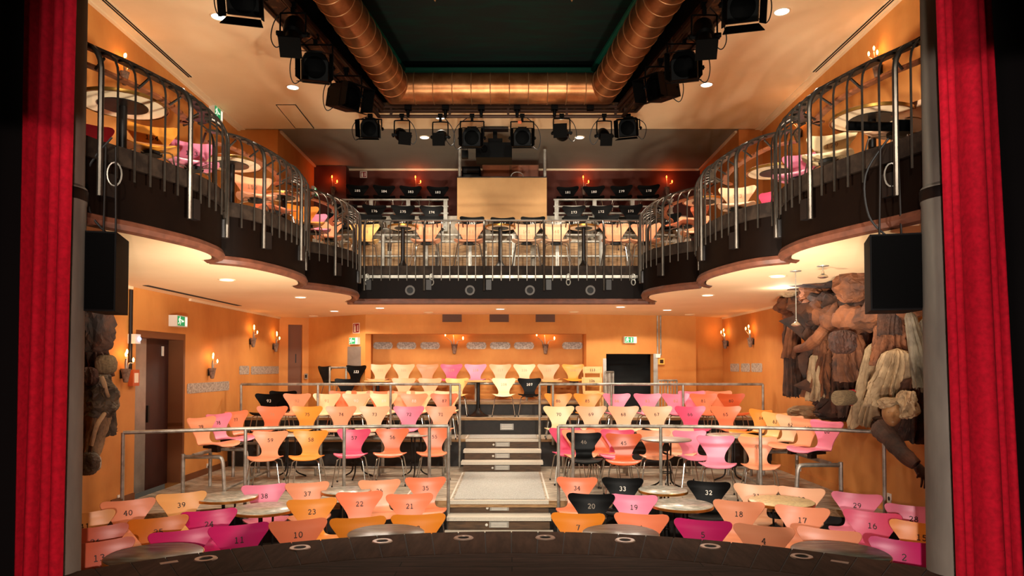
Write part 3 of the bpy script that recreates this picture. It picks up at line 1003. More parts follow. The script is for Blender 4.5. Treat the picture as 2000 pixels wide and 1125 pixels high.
# figure-eight brackets and ring vents on the front
for px in (717, 843, 1110, 1237):
    p = at(px, 546, YC - .03)
    e = MB()
    for dz_ in (-.045, .045):
        e.tube([(p.x + .035 * math.cos(2 * PI * j / 16), YC - .03, p.z + dz_ + .05 * math.sin(2 * PI * j / 16)) for j in range(16)], .009, 5, closed=True)
    tag(e.build('figure_eight_bracket', M['steel'], None, True), 'figure-eight bracket on the dark balcony front, ' + {717: 'before the first ring vent', 843: 'between the first two ring vents', 1110: 'between the last two ring vents', 1237: 'past the last ring vent'}[px], 'bracket', 'figure-eight brackets')
for px, w in ((801, 'first from the door side'), (918, 'second from the door side'), (1035, 'third from the door side'), (1153, 'fourth from the door side')):
    p = at(px, 567, YC)
    v = thing('ring_vent', 'round grey ring vent in the dark balcony front, ' + w, 'vent', (p.x, YC, p.z), 0, 'ring vents')
    MB().lathe([(.055, 0), (.055, .012), (.085, .012), (.09, 0)], 24, (0, 0, 0), (0, -1, 0)).build('ring', M['fascia_vent'], v, True)
    MB().lathe([(0, .003), (.055, .003)], 24, (0, 0, 0), (0, -1, 0)).build('hole', M['slot'], v)

# ---------------------------------------------------------------- stage
SC, SR, SI = (0, 1.48), 4.62, 3.92
def arcpts(r, a0, a1, n):
    return [(SC[0] + r * math.sin(R(a0 + (a1 - a0) * i / n)), SC[1] + r * math.cos(R(a0 + (a1 - a0) * i / n))) for i in range(n + 1)]
inner = arcpts(SI, -75, 75, 60)
struct('floor_stage', MB().prism([(4.6, .4), (4.6, 1.9)] + list(reversed(inner)) + [(-4.6, 1.9), (-4.6, .4)], STAGE - .08, STAGE), M['stage'])
sb_ = MB()
N_ = 52
for i in range(N_):
    a0, a1 = -75 + 150 * i / N_, -75 + 150 * (i + 1) / N_ - .12
    o = arcpts(SR, a0, a1, 2)
    n_ = arcpts(SI + .006, a0, a1, 2)
    sb_.prism(n_ + list(reversed(o)), STAGE - .08, STAGE)
struct('floor_stage_border', sb_, M['stage_band'])
out_ = arcpts(SR - .01, -75, 75, 60)
struct('wall_stage_front', MB().strip([(x, y, F0) for x, y in out_], [(x, y, STAGE - .08) for x, y in out_], (0, -.02, 0)), M['riser'])
struct('floor_stage_joint', MB().prism(arcpts(SI - .01, -75, 75, 60) + list(reversed(arcpts(SR - .02, -75, 75, 60))), STAGE - .09, STAGE - .004), M['slot'])
FLW = ['beside the door-side column', 'before the dark marble table end', 'below the orange-red chair', 'before the half-hidden door-side marble table', 'on the door side of the aisle', 'on the sculpture side of the aisle', 'before the half-hidden sculpture-side marble table', 'below the magenta chair', 'beside the streaked green marble table']
for i, a in enumerate([-.55, -.394, -.246, -.093, .064, .215, .37, .524]):
    x, y = SC[0] + 4.4 * math.sin(a), SC[1] + 4.4 * math.cos(a)
    t = thing('footlight', 'round metal footlight sunk in the curved stage border ' + FLW[i if i < 1 else i + 0 if i < 4 else i + 0], 'footlight', (x, y, STAGE), 0, 'stage footlights')
    MB().lathe([(.046, .001), (.05, .008), (.078, .008), (.084, .0005)], 24, cap=False).build('ring', M['foot_ring'], t, True)
    MB().lathe([(0, .002), (.047, .002)], 20).build('glass', M['lens'], t)
for px, py, w in ((330, 1099, 'door'), (1640, 1098, 'sculpture')):
    p = atz(px, py, STAGE)
    a = math.atan2(p.x, p.y - 1.48)
    t = thing('floor_hatch_plate', f'small rectangular metal plate in the stage border, {w} side', 'plate', (p.x, p.y, STAGE), -a)
    MB().box(-.06, .06, -.025, .025, .0005, .004).build('plate', M['foot_ring'], t)

# columns and curtains
def wavy(name, mlist, x0, x1, y, z0, z1, folds, amp, label, m, flare=0.0, seed=1, kick=0.0, hem=True, tubes=None):
    rnd = random.Random(seed)
    n = folds * 24
    prof = []
    if tubes:
        W = abs(x1 - x0)
        for k, (ta, tb, dep) in enumerate(tubes):
            r_ = .5 * (tb - ta) * W
            for q in range(15):
                u = -1 + 2 * q / 14
                prof.append((ta + (tb - ta) * (q / 14), (dep - r_ * 1.5 * math.sqrt(max(0, 1 - u * u))) / amp))
            if k < len(tubes) - 1:
                g = tubes[k + 1][0]
                gd = .035 if k == len(tubes) - 2 or k == 0 else .10
                prof += [(tb + (g - tb) * .15, gd / amp), (tb + (g - tb) * .85, gd / amp)]
    else:
        for i in range(n + 1):
            t = i / n
            prof.append((t, math.sin(2 * PI * folds * t + .7 * math.sin(5 * t + seed))))
    n = len(prof) - 1
    nz = 14
    t_ = thing(name, label, 'curtain', ((x0 + x1) / 2, y, z0))
    def sheet(za, zb, k, grow):
        vs, fs = [], []
        for r in range(k + 1):
            z = za + (zb - za) * r / k
            w = 1 - (z - z0) / (z1 - z0)
            for t, a in prof:
                X = (x0 + (x1 - x0) * t) - (x0 + x1) / 2
                X += kick * w + flare * w * (t if flare > 0 else (1 - t))
                vs.append((X, a * (amp + grow) * (.8 + .3 * w), z - z0))
        m_ = n + 1
        for r in range(k):
            for i in range(n):
                fs.append((r * m_ + i, r * m_ + i + 1, (r + 1) * m_ + i + 1, (r + 1) * m_ + i))
        return MB().add(vs, fs)
    sheet(z0 + (.30 if hem else .004), z1, nz, 0).build('drape', m, t_, True)
    if hem:
        sheet(z0 + .004, z0 + .30, 2, .006).build('hem', m, t_, True)
    return t_
wavy('stage_curtain', None, -3.30, -2.84, 4.45, STAGE, 6.9, 4, .17, 'red velvet stage curtain hanging in folds on the door side', M['curtain'], flare=-.06, seed=2, kick=-.05,
     tubes=[(0, .12, 0), (.14, .42, .0), (.47, .55, .06), (.57, .68, .0), (.71, .83, .03), (.845, 1.0, .03)])
wavy('stage_curtain', None, 2.72, 3.12, 4.42, STAGE, 6.9, 4, .17, 'red velvet stage curtain gathered in folds on the sculpture side', M['curtain'], flare=.1, seed=5, kick=.12,
     tubes=[(0, .12, .03), (.13, .27, .06), (.29, .55, .0), (.60, .70, .02), (.71, .80, .0), (.82, .90, .05), (.92, 1.0, .1)])
wavy('black_stage_drape', None, -5.2, -3.03, 4.22, STAGE, 6.9, 9, .03, 'black stage drape beside the red curtain, door side', M['black_cloth'], seed=3, hem=False)
wavy('black_stage_drape', None, 2.86, 5.2, 4.20, STAGE, 6.9, 9, .03, 'black stage drape beside the red curtain, sculpture side', M['black_cloth'], kick=.22, seed=4, hem=False)
for s_, x, y, w in ((-1, -3.26, 4.92, 'left'), (1, 3.14, 4.92, 'right')):
    c = MB().lathe([(.185, STAGE - .9), (.185, 3.50), (.19, 3.52), (.19, 3.62), (.172, 3.64), (.17, 6.9)], 40, (x, y, 0))
    c2 = MB()
    o = c.build('column_' + w, M['concrete'], None, True)
    tag(o, kind='structure')
    jb = MB().lathe([(.193, 3.53), (.196, 3.56), (.196, 3.60), (.193, 3.61)], 40, (x, y, 0))
    jb.build('collar', M['iron'], o, True)
# the dark stage house behind the camera side
struct('wall_stage_header', MB().box(-5.2, 5.2, 4.55, 4.75, 6.7, 7.6), M['black_cloth'])

# ---------------------------------------------------------------- handrails
def handrail(label, pts, posts, r=.024, grp='tube handrails', ends=True):
    t = thing('handrail', label, 'railing', (0, 0, 0), 0, grp)
    P = [Vector(p) for p in pts]
    MB().tube(P, r, 10).build('top_rail', M['rail_steel'], t, True)
    for p, zb in posts:
        MB().tube([(p[0], p[1], zb), (p[0], p[1], p[2])], r * .95, 10).build('post', M['steel'], t, True)
    return t
def railpts(pxs, off, z):
    """points on the platform's front edge seen at these picture columns, off behind it."""
    out = []
    for px in pxs:
        u = (px - 1000) / F_PX
        best = None
        for i in range(len(e1) - 1):
            (xa, ya), (xb, yb_) = e1[i], e1[i + 1]
            fa, fb = xa - u * ya, xb - u * yb_
            if fa * fb <= 0:
                t = fa / (fa - fb) if fa != fb else 0
                best = (xa + (xb - xa) * t, ya + (yb_ - ya) * t - off, z)
        if best: out.append(best)
    return out
zr = P1 + 1.02
L = railpts([247, 330, 410, 484, 580, 675, 760, 840, 877], .05, zr)
handrail('tube handrail with bent end along the platform edge, door side of the aisle', L, [(L[0], P1 - .2), (L[3], P1 - .2), (L[5], P1 - .2), (L[7], P1 - .2), (L[8], .05)])
Rr = railpts([1090, 1118, 1200, 1288, 1380, 1481, 1560, 1640, 1720], .05, zr)
handrail('tube handrail along the platform edge, sculpture side of the aisle', Rr, [(Rr[0], .05), (Rr[1], P1 - .2), (Rr[3], P1 - .2), (Rr[5], P1 - .2), (Rr[8], P1 - .2)])
zr = P2 + 1.0
def up(px): return (at(px, 752, 12.6).x, 12.6, zr)
L = [up(p) for p in (471, 621, 763, 880, 898)]
handrail('grey tube handrail in front of the upper rows, door side', L, [(p, P2 - .1) for p in L[:4]] + [(L[4], P1)])
L = [up(p) for p in (1054, 1080, 1194, 1334, 1490)]
handrail('grey tube handrail in front of the upper rows, sculpture side', L, [(L[0], P1)] + [(p, P2 - .1) for p in L[1:]])
# small rails at the back: beside the black chairs and at the dark stairway
a = at(645, 718, 14.3)
handrail('short square tube rail beside the black chairs at the back', [(at(644, 718, 14.0).x, 14.0, a.z), (at(676, 718, 14.6).x, 14.6, a.z)], [((at(644, 718, 14.0).x, 14.0, a.z), P3), ((at(676, 718, 14.6).x, 14.6, a.z), P3)], .022)
def grate_rail(label, px0, px1, py, Y0, Y1):
    a, b = at(px0, py, Y0), at(px1, py, Y1)
    t = thing('barred_rail', label, 'railing', (0, 0, 0))
    MB().tube([a, (b.x, b.y, a.z)], .022, 8).build('top_rail', M['steel'], t, True)
    for i in range(7):
        p = a.lerp(Vector((b.x, b.y, a.z)), i / 6)
        MB().tube([(p.x, p.y, P3), (p.x, p.y, a.z)], .010 if i % 3 else .018, 6).build('bar', M['steel'], t, True)
grate_rail('short barred rail at the wooden chairs beside the dark stairway', 1182, 1198, 727, 14.35, 14.75)
grate_rail('short barred rail past the dark stairway near the sconce wall', 1286, 1322, 743, 14.35, 14.5)
p0 = w1
struct('trim_%d' % tn, MB().box(w0.x - .07, w0.x, w0.y - .02, w0.y + .02, P3, at(1180, 700, w0.y).z).box(w1.x, w1.x + .09, w1.y - .02, w1.y + .02, P3, at(1280, 691, w1.y).z), M['steel_plate']); tn += 1

# ---------------------------------------------------------------- seat benches (pipe frames)
def row_bench(label, x0, x1, y, z):
    t = thing('seat_frame', label, 'seat frame', (0, 0, 0), 0, 'pipe seat frames')
    MB().tube([(x0, y - .33, P1 + z), (x1, y - .33, P1 + z)], .028, 8).tube([(x0, y - .15, P1 + z), (x1, y - .15, P1 + z)], .028, 8).build('beam', M['steel'], t, True)
    MB().tube([(x0, y - .55, P1 + .14), (x1, y - .55, P1 + .14)], .02, 8).build('foot_rail', M['steel'], t, True)
    n = max(2, round((x1 - x0) / 1.05) + 1)
    for i in range(n):
        x = x0 + .1 + (x1 - x0 - .2) * i / (n - 1)
        MB().tube([(x, y - .25, P1), (x, y - .25, P1 + z)], .028, 8).tube([(x, y - .55, P1), (x, y - .55, P1 + .14)], .022, 8).lathe([(.06, P1), (.06, P1 + .01), (.03, P1 + .012)], 12, (x, y - .25, 0)).build('post', M['steel'], t, True)
Y5 = 12.15
row_bench('pipe frame carrying the raised row of seats, door side of the aisle', -4.45, -1.05, Y5, .60)
row_bench('pipe frame carrying the raised row of seats, sculpture side of the aisle', .78, 4.1, Y5, .60)
def wall_bench(label, sx, x, y0, y1, xw):
    t = thing('seat_frame', label, 'seat frame', (0, 0, 0), 0, 'pipe seat frames')
    z = P1 + .56
    MB().tube([(x, y0, z + .02), (x, y1, z + .02)], .028, 8).build('beam', M['steel'], t, True)
    for y in (y0, (y0 + y1) / 2, y1):
        xf = x + sx * .42
        MB().tube(spline([(x - sx * .12, y, z), (xf - sx * .1, y, z), (xf - sx * .02, y, z - .03), (xf, y, z - .12)], 3) + [Vector((xf + sx * .03, y, P1))], .028, 8).build('bent_leg', M['steel'], t, True)
        MB().tube([(x - sx * .14, y, P1), (x - sx * .14, y, z + .04)], .028, 8).build('post', M['steel'], t, True)
    MB().tube([(x + sx * .44, y0, P1 + .1), (x + sx * .44, y1, P1 + .1)], .02, 8).build('foot_rail', M['steel'], t, True)
wall_bench('bent pipe frame under the side seats by the dark red door', 1, -4.48, 9.75, 11.5, XL)
wall_bench('bent pipe frame under the side seats below the paper sculpture', -1, 4.10, 8.95, 11.7, XR)

# ---------------------------------------------------------------- chairs on the house floor
def tops(px, py, floor, k):
    return atz(px, py, floor + TOPZ * k)
def face(p):
    return math.atan2(-p.x, p.y - 1.48)
CHAIRS = [
 # num, px, py(top), colour, extra
 (13, 193, 1056, 'terracotta', 'at the stage end, beside the door-side column'), (26, 186, 1028, 'terracotta', 'behind the seat at the door-side column'), (41, 165, 1000, 'apricot', 'against the door-side column'),
 (12, 354, 1035, 'magenta', 'behind the dark marble table'), (25, 309, 1010, 'ochre', 'in the second stage row'), (24, 408, 996, 'magenta', 'beside a brass-rimmed table'),
 (40, 250, 976, 'salmon', 'near the wall socket'), (39, 354, 962, 'apricot', 'below the handrail corner'), (11, 467, 1024, 'magenta', 'in the stage row'),
 (10, 582, 1015, 'coral', 'in the stage row'), (38, 516, 946, 'pink', 'between two brass-rimmed tables'), (37, 600, 942, 'salmon', 'below the handrail post'),
 (23, 609, 974, 'orange', 'beside a brass-rimmed table'), (22, 702, 960, 'coral', 'before a small marble table'), (36, 741, 937, 'salmon', 'half hidden behind a coral seat'),
 (35, 831, 932, 'coral', 'next to the short stairs'), (21, 800, 964, 'coral', 'in the second stage row near the stairs'), (9, 699, 1010, 'ochre', ''), (8, 817, 1004, 'ochre', 'beside the short stairs at the stage'),
 (34, 1127, 932, 'coral', 'at the handrail end'), (20, 1155, 964, 'black', 'in the second stage row'), (33, 1216, 933, 'black', 'below the handrail'),
 (19, 1238, 966, 'pink', 'between black seats and a table'), (7, 1129, 1002, 'ochre', 'in the stage row beside the aisle'), (6, 1253, 1003, 'coral', ''),
 (32, 1384, 940, 'black', 'behind a round table'), (31, 1477, 946, 'peach', 'behind the speckled table'), (30, 1565, 952, 'peach', 'behind the speckled table'),
 (18, 1443, 978, 'salmon', 'beside a brass-rimmed table'), (17, 1567, 989, 'salmon', 'before the speckled table'), (5, 1373, 1015, 'magenta', 'in the stage row'),
 (4, 1492, 1026, 'salmon', 'in the stage row'), (3, 1619, 1033, 'salmon', ''), (29, 1674, 963, 'pink', 'near the end of the handrail'),
 (16, 1704, 999, 'rose', 'in the second stage row'), (15, 1800, 1020, 'orange', 'against the sculpture-side column'), (28, 1784, 987, 'pink', 'by the sculpture wall'),
 (27, 1874, 1012, 'salmon', 'peeking past the sculpture-side column'), (2, 1766, 1055, 'magenta', 'at the stage end beside the column')]
HID = {9: 'dark orange shell chair half hidden by a stage-side marble table, door side', 6: 'coral orange shell chair behind the half-hidden marble table, sculpture side', 3: 'salmon shell chair behind the streaked green marble table'}
for num, px, py, col, ex in CHAIRS:
    k = 1.1
    p = tops(px, py, F0, k)
    c = chair(num, p.x, p.y, F0, col, face(p) + (.1 if num == 28 else 0), k, extra=ex, ink='grey' if num == 20 else None, ky=.84 if py > 1000 else .95)
    if num in HID: c['label'] = HID[num]
# first row on the platform
ROW4 = [(59, 529, 842, 'salmon', 0, 'behind the handrail post', True), (58, 608, 841, 'orange', 0, 'behind the handrail', True), (57, 692, 838, 'rose', 0, 'behind the handrail', True),
        (56, 767, 837, 'coral', 0, 'behind the handrail', True), (55, 849, 836, 'coral', 0, 'at the aisle end of the handrail', True),
        (46, 1140, 845, 'black', 0, 'at the aisle end of the handrail', True), (45, 1218, 847, 'rust', -.1, 'beside a bare metal table', True),
        (0, 1103, 831, 'rose', .12, 'half seen behind the black seat at the handrail end', False), (0, 1129, 839, 'salmon', .05, 'framing the black seat from behind', False),
        (0, 1176, 832, 'coral', 0, 'low behind the gap between the black and rust seats', False), (0, 1206, 839, 'rose', -.15, 'directly behind the rust orange seat', False),
        (0, 1276, 840, 'salmon', 0, 'behind the bare metal table at the handrail', False), (0, 1322, 832, 'peach', 0, 'between the two pairs of table legs', False),
        (0, 1345, 841, 'pink', .1, 'beside the bare metal table, seen from the stage', False), (43, 1397, 851, 'pink', -.1, 'with a plain worn back before the grey round table', False),
        (42, 1479, 853, 'salmon', -.1, 'behind the handrail post by the side seats', True)]
for num, px, py, col, yw, ex, show in ROW4:
    k = 1.07
    p = tops(px, py, P1, k)
    p.y = min(p.y, 11.25)
    q = at(px, py, p.y)
    chair(num, q.x, p.y, P1, col, face(p) * .35 + yw, k, extra=ex, ink='grey' if num in (46,) else ('faint' if num == 42 else None), show=show)
# raised row on the pipe frames
for num, px, col in ((76, 533, 'coral'), (75, 601, 'orange'), (74, 667, 'salmon'), (73, 732, 'peach'), (72, 799, 'pink'), (71, 861, 'salmon'),
                     (70, 1091, 'cream'), (69, 1154, 'peach'), (68, 1217, 'peach'), (67, 1282, 'peach'), (66, 1347, 'rose'), (65, 1416, 'coral')):
    k = 1.1
    p = at(px, 797, Y5)
    c = chair(num, p.x, Y5, P1, col, 0.0, k, lift=.275, extra='in the raised row on the pipe frame', ky=.9, ink='faint' if num == 76 else None)
# side seats
for num, px, py, col, a, sd in ((79, 390, 815, 'salmon', 70, 'door wall'), (78, 424, 808, 'pink', 70, 'door wall'), (77, 458, 803, 'coral', 70, 'door wall'),
                            (60, 1618, 822, 'pink', -66, 'sculpture wall'), (61, 1578, 817, 'salmon', -66, 'sculpture wall'), (62, 1546, 811, 'peach', -66, 'sculpture wall'),
                            (63, 1516, 806, 'apricot', -66, 'sculpture wall'), (64, 1489, 800, 'orange', -66, 'sculpture wall')):
    k = 1.08
    p = atz(px, py, 1.607)
    chair(num, p.x, p.y, P1, col, R(a), k, lift=.27, extra='in the side seats along the ' + sd, ky=.95)
# upper rows
Y6 = 12.98
for num, px, col in ((93, 526, 'black'), (92, 581, 'salmon'), (91, 639, 'cream'), (90, 696, 'peach'), (89, 750, 'cream'), (88, 809, 'salmon'), (87, 868, 'coral'),
                     (86, 1090, 'orange'), (85, 1147, 'orange'), (84, 1204, 'pink'), (83, 1264, 'pink'), (82, 1319, 'pink'), (81, 1373, 'coral'), (80, 1427, 'rust')):
    p = at(px, 767, Y6)
    chair(num, p.x, Y6, P2, col, 0, 1.05, extra='behind the upper handrail', ky=.72, ink='white' if num in (90, 89, 88, 93) else ('faint' if num in (84, 83, 82, 91, 92) else None))
for px, col, ex in ((556, 'black', 'peeking between the seats of the upper handrail row, door end'), (672, 'coral', 'just showing above the cream seat in the upper row'), (704, 'cream', 'just showing above the peach seat in the upper row'),
                    (745, 'coral', 'hidden behind the cream apricot seat of the upper row'), (785, 'salmon', 'showing as a rim between two upper row seats'), (822, 'cream', 'rim showing above the salmon seat of the upper row'),
                    (876, 'cream', 'rim showing above the coral seat at the upper aisle end'), (1349, 'pink', 'rim showing behind the pink and coral upper seats'), (1400, 'salmon', 'rim showing behind the two orange-red upper seats')):
    p = at(px, 764, 13.52)
    chair(0, p.x, 13.45, P3 if False else P2, col, 0, 1.09, extra=ex, ky=.6)
Y7 = 14.02
for num, px, col, ex in ((111, 789, 'salmon', 'below the back row, door side'), (110, 840, 'salmon', 'below the back row'), (109, 893, 'apricot', 'below the back row beside the pedestal table'), (108, 984, 'cream', 'facing the aisle below the back row'), (107, 1034, 'black', 'facing the aisle below the back row')):
    p = at(px, 739, Y7)
    chair(num, p.x, Y7, P3, col, 0, .97, extra=ex, ink='faint' if num in (111, 110) else ('grey' if num == 108 else None), ky=.78)
Y8 = 14.78
row8 = thing('seat_frame', 'long pipe frame carrying the back row of seats in the niche', 'seat frame', (0, 0, 0), 0, 'pipe seat frames')
MB().tube([(-3.0, Y8 - .25, P4 + .36), (1.45, Y8 - .25, P4 + .36)], .025, 8).build('beam', M['steel'], row8, True)
for i in range(5):
    x = -2.9 + i * 1.07
    MB().tube([(x, Y8 - .25, P4), (x, Y8 - .25, P4 + .36)], .025, 8).build('post', M['steel'], row8, True)
for num, px, col in ((122, 743, 'salmon'), (121, 789, 'salmon'), (120, 835, 'coral'), (119, 882, 'rose'), (118, 929, 'pink'), (117, 977, 'salmon'), (116, 1024, 'peach'), (115, 1071, 'salmon'), (114, 1119, 'orange')):
    p = at(px, 711, Y8)
    chair(num, p.x, Y8, P4, col, 0, .96, lift=.02, extra='in the back row under the metal plates', ink='faint', ky=.8)
# black chairs in the far corner and two beech chairs
for num, px, py, Y, yw, ex, k in ((123, 697, 719, 14.55, -.35, 'at the corner below the steel panel', 1.02), (0, 632, 718, 14.45, 1.25, 'turned sideways at the far corner', 1.0)):
    p = at(px, py, Y)
    chair(num, p.x, Y, P3 + .22, 'black', yw, k, extra=ex, ky=.9)
p = at(677, 741, 13.98)
chair(0, p.x, 13.98, P3, 'black', 0, .96, extra='low in front of the black corner seat', ky=.75)
def beech_chair(label, px, py, Y, num, z):
    p = at(px, py, Y)
    t = thing('wooden_chair', label, 'chair', (p.x, Y - .2, z), 0, 'beech chairs')
    h = p.z - z
    MB().prism([(-.19, -.2), (.19, -.2), (.17, .18), (-.17, .18)], .43, .46).build('seat', M['wood_pale'], t)
    for sx in (-1, 1):
        MB().tube([(.17 * sx, -.18, 0), (.165 * sx, -.18, .43)], .018, 8).build('leg', M['wood_pale'], t, True)
        MB().tube([(.17 * sx, .24, 0), (.165 * sx, .19, .44), (.175 * sx, .2, h)], .019, 8).build('back_post', M['wood_pale'], t, True)
    MB().strip([(-.20, .18, h - .14), (0, .2, h - .14), (.20, .18, h - .14)], [(-.20, .185, h), (0, .205, h), (.20, .185, h)], (0, .02, 0)).build('top_rail', M['wood_pale'], t)
    MB().box(-.16, .16, .19, .205, h - .33, h - .27).build('back_slat', M['wood_pale'], t)
    nm = number_mesh(str(num), .05, .16, lambda x, dz: (x, .188, h - .07 + dz)).build('printed_number', M['num_dark'], t)
beech_chair('pale beech chair printed one-hundred-thirteen beside the dark stairway', 1157, 716, 14.4, 113, P3)
beech_chair('pale beech chair printed one-hundred-six standing before the other beech chair', 1156, 737, 13.85, 106, P3 - .33 + .33)

# ---------------------------------------------------------------- tables
def cafe_table(label, cx, cy, z, D, h, m, grp='marble cafe tables', legs=3, rim=True, spread=.27):
    t = thing('cafe_table', label, 'table', (cx, cy, z), 0, grp)
    r = D / 2
    MB().lathe([(0, h - .022), (r - .004, h - .022), (r, h - .018), (r, h - .004), (r - .004, h), (0, h)], 40).build('tabletop', m, t, 50)
    if rim:
        MB().lathe([(r + .001, h - .035), (r + .006, h - .034), (r + .006, h - .006), (r + .001, h - .004)], 40, cap=False).build('brass_rim', M['brass'], t, True)
    MB().lathe([(.05, h - .06), (r * .5, h - .036), (r * .5, h - .024)], 20).build('mounting_plate', M['iron'], t, True)
    for i in range(legs):
        a = 2 * PI * i / legs + .5
        c, s = math.cos(a), math.sin(a)
        MB().tube(spline([(.09 * c, .09 * s, h - .04), (.085 * c, .085 * s, .25), (.11 * c, .11 * s, .1), ((spread - .03) * c, (spread - .03) * s, .025), (spread * c, spread * s, .0125)], 4), .0125, 8).build('leg', M['iron'], t, True)
    MB().tube([(.087 * math.cos(2 * PI * i / 16), .087 * math.sin(2 * PI * i / 16), .25) for i in range(16)], .008, 6, closed=True).build('ring', M['iron'], t, True)
    return t
TB = [(444, 969, 'marble', 'round brass-rimmed marble table below the bent end of the handrail'), (517, 992, 'marble', 'round brass-rimmed marble table with pale top before the pink seat'), (676, 957, 'marble', 'small brass-rimmed marble table behind the coral seat'),
      (1295, 956, 'marble', 'round brass-rimmed table between two black chairs'), (1331, 984, 'marble', 'round brass-rimmed table with reddish marble behind the magenta seat'), (1526, 978, 'travertine', 'round table with speckled cream stone top')]
for px, py, m, lab in TB:
    p = atz(px, py, .745 if px != 1526 else .80)
    cafe_table(lab, p.x, p.y, F0, .71 if py > 960 else .62, .745 if px != 1526 else .80, M[m], spread=.2)
for px, Yc, D, lab in ((302, 5.72, .74, 'dark green marble table at the stage edge by the door-side column'), (754, 6.44, .70, 'grey marble table half hidden by the stage, door side of the aisle'), (1212, 6.44, .70, 'grey marble table half hidden by the stage, sculpture side of the aisle'), (1640, 5.78, .76, 'streaked dark green marble table at the stage edge, sculpture side')):
    p = at(px, 1060, Yc)
    cafe_table(lab, p.x, Yc, F0, D, .80, M['marble_dark'], spread=.10)
for px, py, m, lab in ((1301, 857, 'steel_plate', 'bare thin metal-topped table at the handrail beside the rust seat'), (1427, 849, 'marble', 'grey round table between the pink seats and the side seats')):
    p = atz(px, py, P1 + .75)
    cafe_table(lab, p.x, p.y, P1, .74, .75, M[m], 'platform tables', rim=False)
for px, lab in ((566, 'round table between the salmon and orange platform seats'), (697, 'round table behind the rose platform seat'), (812, 'round table behind the coral platform seats by the aisle')):
    p = at(px, 846, 11.4)
    cafe_table(lab, p.x, 11.4, P1, .6, .72, M['marble'], 'platform tables', rim=False)
def pedestal_table(label, x, y, z, D, h, top, grp, base=True, plain=False):
    t = thing('pedestal_table', label, 'table', (x, y, z), 0, grp)
    r = D / 2
    MB().lathe([(0, h - .03), (r - .004, h - .03), (r, h - .022), (r, h - .004), (r - .005, h), (0, h)], 40).build('tabletop', top, t, 50)
    if not plain:
        MB().lathe([(r + .001, h - .036), (r + .006, h - .034), (r + .006, h - .006), (r + .001, h - .004)], 40, cap=False).build('metal_rim', M['brass'], t, True)
        MB().lathe([(0, h - .033), (r - .02, h - .033)], 40).build('underside', M['under'], t)
    MB().lathe([(0, h - .042), (r * .56, h - .042), (r * .56, h - .034)], 30).build('mounting_plate', M['iron'], t)
    MB().lathe([(.036, .02), (.036, h - .04)], 14).build('post', M['iron'], t, True)
    MB().lathe([(.21 if plain else .16, 0), (.215 if plain else .165, .012), (.12 if plain else .1, .055), (.05, .12), (.037, .16)], 28).build('base', M['iron'], t, True)
    return t
for px, lab in ((934, 'thin round table on a black conical pedestal, above the upper landing'), (738, 'thin round table at the black corner seat'), (1072, 'thin round table beside the black aisle seat')):
    yy = 13.78 if px == 934 else 14.25
    p = at(px, 743, yy)
    pedestal_table(lab, p.x, yy, P3, .56, p.z - P3, M['wood_pale'], 'upper pedestal tables', plain=True)
BT = [(255, 204, .76, 'dark', 'large round balcony table seen from below by the speaker end, door side'), (464, 320, .70, 'dark', 'round balcony table in the middle bulge, door side'), (563, 384, .60, '', 'round balcony table at the inner bulge, door side'),
      (1677, 230, .76, 'd', 'large round balcony table above the speaker, sculpture side'), (1495, 335, .70, 'd', 'round balcony table in the middle bulge, sculpture side'), (1357, 393, .60, '', 'round balcony table at the inner bulge, sculpture side')]
for px, py, D, q, lab in BT:
    p = atz(px, py, BAL + .73)
    pedestal_table(lab, p.x + (-.07 if p.x < 0 else .13), p.y, BAL, D, .75, M['wood_red'], 'balcony tables')
for px, lab in ((787, 'small round balcony table at the straight railing, door side'), (977, 'small round balcony table below the pale board'), (1140, 'small round balcony table at the straight railing, sculpture side')):
    p = at(px, 442, 12.28)
    pedestal_table(lab, p.x, 12.28, BAL, .54, p.z - BAL, M['wood_red'], 'balcony tables')

# ---------------------------------------------------------------- balcony chairs
def bch(num, px, py, Y, col, yaw, k, ex, ink='faint', floor=BAL, g='balcony shell chairs', ky=1.0, lift=0):
    p = at(px, py, Y)
    return chair(num, p.x, Y, floor, col, R(yaw), k, extra=ex, ink=ink, group=g, ky=ky, lift=lift)
def bz(px, py, k=1.05):
    return atz(px, py, BAL + TOPZ * k).y
for num, px, py, col, yaw, ex in ((0, 170, 240, 'rose', 55, 'tucked beside the large balcony table, door side'), (154, 297, 246, 'orange', 28, 'on the balcony, door side'), (153, 374, 278, 'pink', 30, 'on the balcony, door side'),
                              (152, 492, 346, 'salmon', 30, 'on the balcony under the middle bulge table'), (0, 506, 368, 'coral', 60, 'sideways on the balcony beyond the middle table, door side'),
                              (151, 590, 402, 'orange', 30, 'on the balcony at the inner bulge'), (0, 608, 417, 'pink', 25, 'on the balcony inner bulge between orange and salmon seats'), (0, 646, 437, 'salmon', 15, 'on the balcony inner bulge next to the straight railing, door side'),
                              (0, 1790, 195, 'peach', -60, 'on the balcony beside the sculpture-side column'), (129, 1625, 262, 'cream', -32, 'on the balcony below the large table'), (0, 1572, 300, 'pink', -40, 'on the balcony behind the cream seat, sculpture side'),
                              (133, 1440, 366, 'peach', -20, 'on the balcony in the middle bulge'), (0, 1508, 372, 'rose', -75, 'turned away under the middle balcony table, sculpture side'), (0, 1356, 424, 'salmon', -12, 'on the balcony inner bulge, sculpture side'), (0, 1372, 398, 'coral', -70, 'sideways at the inner bulge table, sculpture side')):
    k = 1.03
    p = atz(px, py, BAL + TOPZ * k)
    chair(num, p.x, min(p.y, 12.0), BAL, col, R(yaw), k, extra=ex, ink='dark' if num in (154, 153) else 'faint', group='balcony shell chairs')
